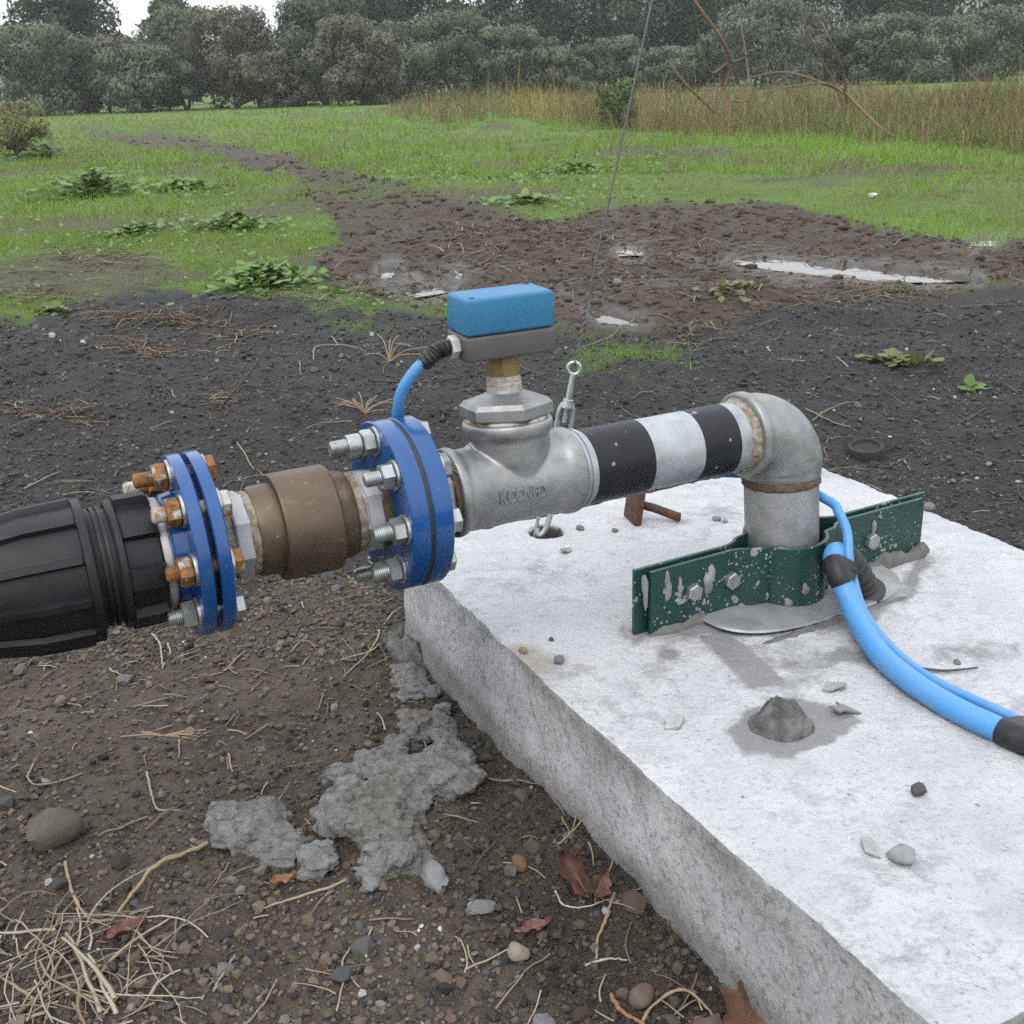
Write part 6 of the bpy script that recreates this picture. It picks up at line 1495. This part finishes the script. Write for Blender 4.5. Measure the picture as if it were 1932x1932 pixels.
def twig_up():
    P = np.array([gp(415, 772, 0.01), at_depth(440, 740, 2.92), at_depth(485, 685, 2.9), at_depth(512, 640, 2.88), at_depth(521, 616, 2.87)]); c = P[0].copy()
    V, F = tube(spline(P - c, 18), np.linspace(0.0035, 0.0018, len(spline(P - c, 18))), 7); o = obj('dry_twig', (V, F), M['straw'], None, 60, np.repeat([(0.11, 0.09, 0.07)], len(V), 0)); o.location = c
    tag(o, 'grey dry twig sticking up from the gravel at left', 'twig')
twig_up()
for k, (px, py, n, L, lab) in enumerate([(688, 790, 16, 0.11, 'tuft of dry straw on the gravel above the right blue flange'), (735, 685, 9, 0.12, 'sparse tuft of dry stems left of the blue box'), (310, 1385, 12, 0.05, 'small tuft of dry straw lying below the left flange')]):
    r = np.random.default_rng(70 + k); p = gp(px, py); z = gz(p[0], p[1]); m = MB(); s = p[1] / 3
    for _ in range(n):
        a = r.uniform(0, 2 * math.pi) if k < 2 else r.choice([0.1, 3.2]) + r.normal(0, 0.22); l = L * r.uniform(0.5, 1.2); up = r.uniform(0.1, 0.9) if k < 2 else r.uniform(0.0, 0.15)
        m.add(*tube(spline([(0, 0, 0), (math.cos(a) * l * 0.4, math.sin(a) * l * 0.4, l * up * 0.6), (math.cos(a) * l, math.sin(a) * l, l * up * 0.7)], 6), 0.0014 * max(1, s), 5))
    V, F = m.done(); o = obj('straw_tuft', m, M['straw'], None, 60, np.repeat([(0.25, 0.19, 0.115)], len(V), 0)); o.location = (p[0], p[1], z); tag(o, lab, 'straw tuft', 'dry tufts on the gravel')
def dead_leaf(px, py, L, W, rot, curl, label, seed, col, tilt=(0.1, 0.1)):
    r = np.random.default_rng(seed); n, m = 15, 9; V = []
    for i in range(n):
        t = i / (n - 1); w = W * math.sin(math.pi * t ** 0.8) ** 0.75 * (1 + 0.22 * math.sin(t * 17 + seed)) + 0.0003
        for j in range(m):
            s = j / (m - 1) * 2 - 1; V.append(((t - 0.5) * L, s * w, curl * abs(s) ** 1.6 * W + 0.12 * L * math.sin(t * 3 + seed) - 0.05 * L + 0.0022 * math.sin(9 * t + 5 * s * s)))
    F = [(i * m + j, i * m + j + 1, (i + 1) * m + j + 1, (i + 1) * m + j) for i in range(n - 1) for j in range(m - 1)]
    V = np.array(V); Vb = V - [0, 0, 0.0006]; k = len(V)
    F2 = [tuple(q + k for q in f[::-1]) for f in F]
    p = gp(px, py, 0.03); root = empty('dead_leaf', (p[0], p[1], gz(p[0], p[1]) + 0.006 - min(0, V[:, 2].min()))); root.rotation_euler = (tilt[0], tilt[1], rot); tag(root, label, 'leaf', 'dead leaves by the slab')
    c = np.repeat([col], 2 * k, 0) * r.uniform(0.8, 1.2, (2 * k, 1))
    obj('leaf_blade', (np.concatenate([V, Vb]), F + F2), M['deadleaf'], root, 60, c)
    vm = tube(np.array([(-0.68 * L, 0, V[0, 2]), (-0.5 * L, 0, V[m // 2, 2]), (0, 0, V[(n // 2) * m + m // 2, 2] + 0.0004), (0.45 * L, 0, V[(n - 2) * m + m // 2, 2] + 0.0004)]), [0.0012, 0.0012, 0.0009, 0.0005], 6)
    obj('leaf_vein', vm, M['deadleaf'], root, 60, np.repeat([(0.16, 0.09, 0.06)], len(vm[0]), 0))
dead_leaf(1412, 1905, 0.085, 0.030, 0.9, 0.4, 'large brown dead leaf at the bottom against the slab', 1, (0.115, 0.062, 0.042), (0.5, -0.1))
dead_leaf(1090, 1662, 0.062, 0.011, -1.0, 1.5, 'curled reddish dead leaf standing by the slab foot', 2, (0.10, 0.050, 0.038), (0.5, 0.5))
dead_leaf(1132, 1682, 0.036, 0.010, 1.2, 1.2, 'smaller curled dead leaf right of the reddish one', 3, (0.11, 0.06, 0.046), (0.4, -0.3))
dead_leaf(530, 1630, 0.030, 0.006, 0.3, 0.8, 'small orange-brown leaf under the concrete chunk', 4, (0.19, 0.09, 0.045))
dead_leaf(1010, 1737, 0.032, 0.007, 0.2, 0.5, 'dull red leaf lying on the soil near the tan pebble', 5, (0.10, 0.045, 0.035))
dead_leaf(232, 1722, 0.045, 0.008, 0.6, 0.9, 'narrow reddish leaf beside the hook-shaped stem', 6, (0.11, 0.05, 0.035))
dead_leaf(1330, 1915, 0.045, 0.014, 2.4, 0.5, 'dark brown leaf left of the large leaf at the bottom', 7, (0.07, 0.045, 0.036))
# crumpled white scrap on the grass
p = gp(1648, 374); V, F = rock((0.030, 0.024, 0.020), 3, 0.5, 77); o = obj('plastic_scrap', (V, [tuple(f) for f in F]), M['litter'], None, 25); o.location = (p[0], p[1], gz(p[0], p[1]) + 0.022)
tag(o, 'small crumpled white scrap lying on the grass at right', 'litter')
# short black rubber pipe stub half sunk in the gravel
p = gp(1636, 835); o = obj('rubber_stub', wob(lathe([(-0.05, 0.046), (0.010, 0.0445), (0.028, 0.0430), (0.034, 0.0405), (0.034, 0.0340), (0.026, 0.0310), (0.024, 0.001)], 40), 0.004, 40, 4), M['stubm'], None, 35)
o.location = (p[0], p[1], gz(p[0], p[1]) - 0.008); o.rotation_euler = (0.12, -0.1, 0); tag(o, 'short black pipe stub half sunk in the gravel right of the elbow', 'pipe stub')

# ------------------------------------------------------------------ damp air
def build_haze():
    V, F = rbox((0, 0, 11.75), (846, 846, 26.5), 0)
    t = bpy.data.materials.new('damp_air'); t.use_nodes = True; n = t.node_tree; n.nodes.clear()
    o = n.nodes.new('ShaderNodeOutputMaterial'); v = n.nodes.new('ShaderNodeVolumePrincipled')
    v.inputs['Color'].default_value = (0.86, 0.89, 0.93, 1); v.inputs['Density'].default_value = 0.0007; v.inputs['Anisotropy'].default_value = 0.2
    n.links.new(v.outputs[0], o.inputs['Volume'])
    tag(obj('haze', (V, F), t, None, 0), kind='stuff')
build_haze()
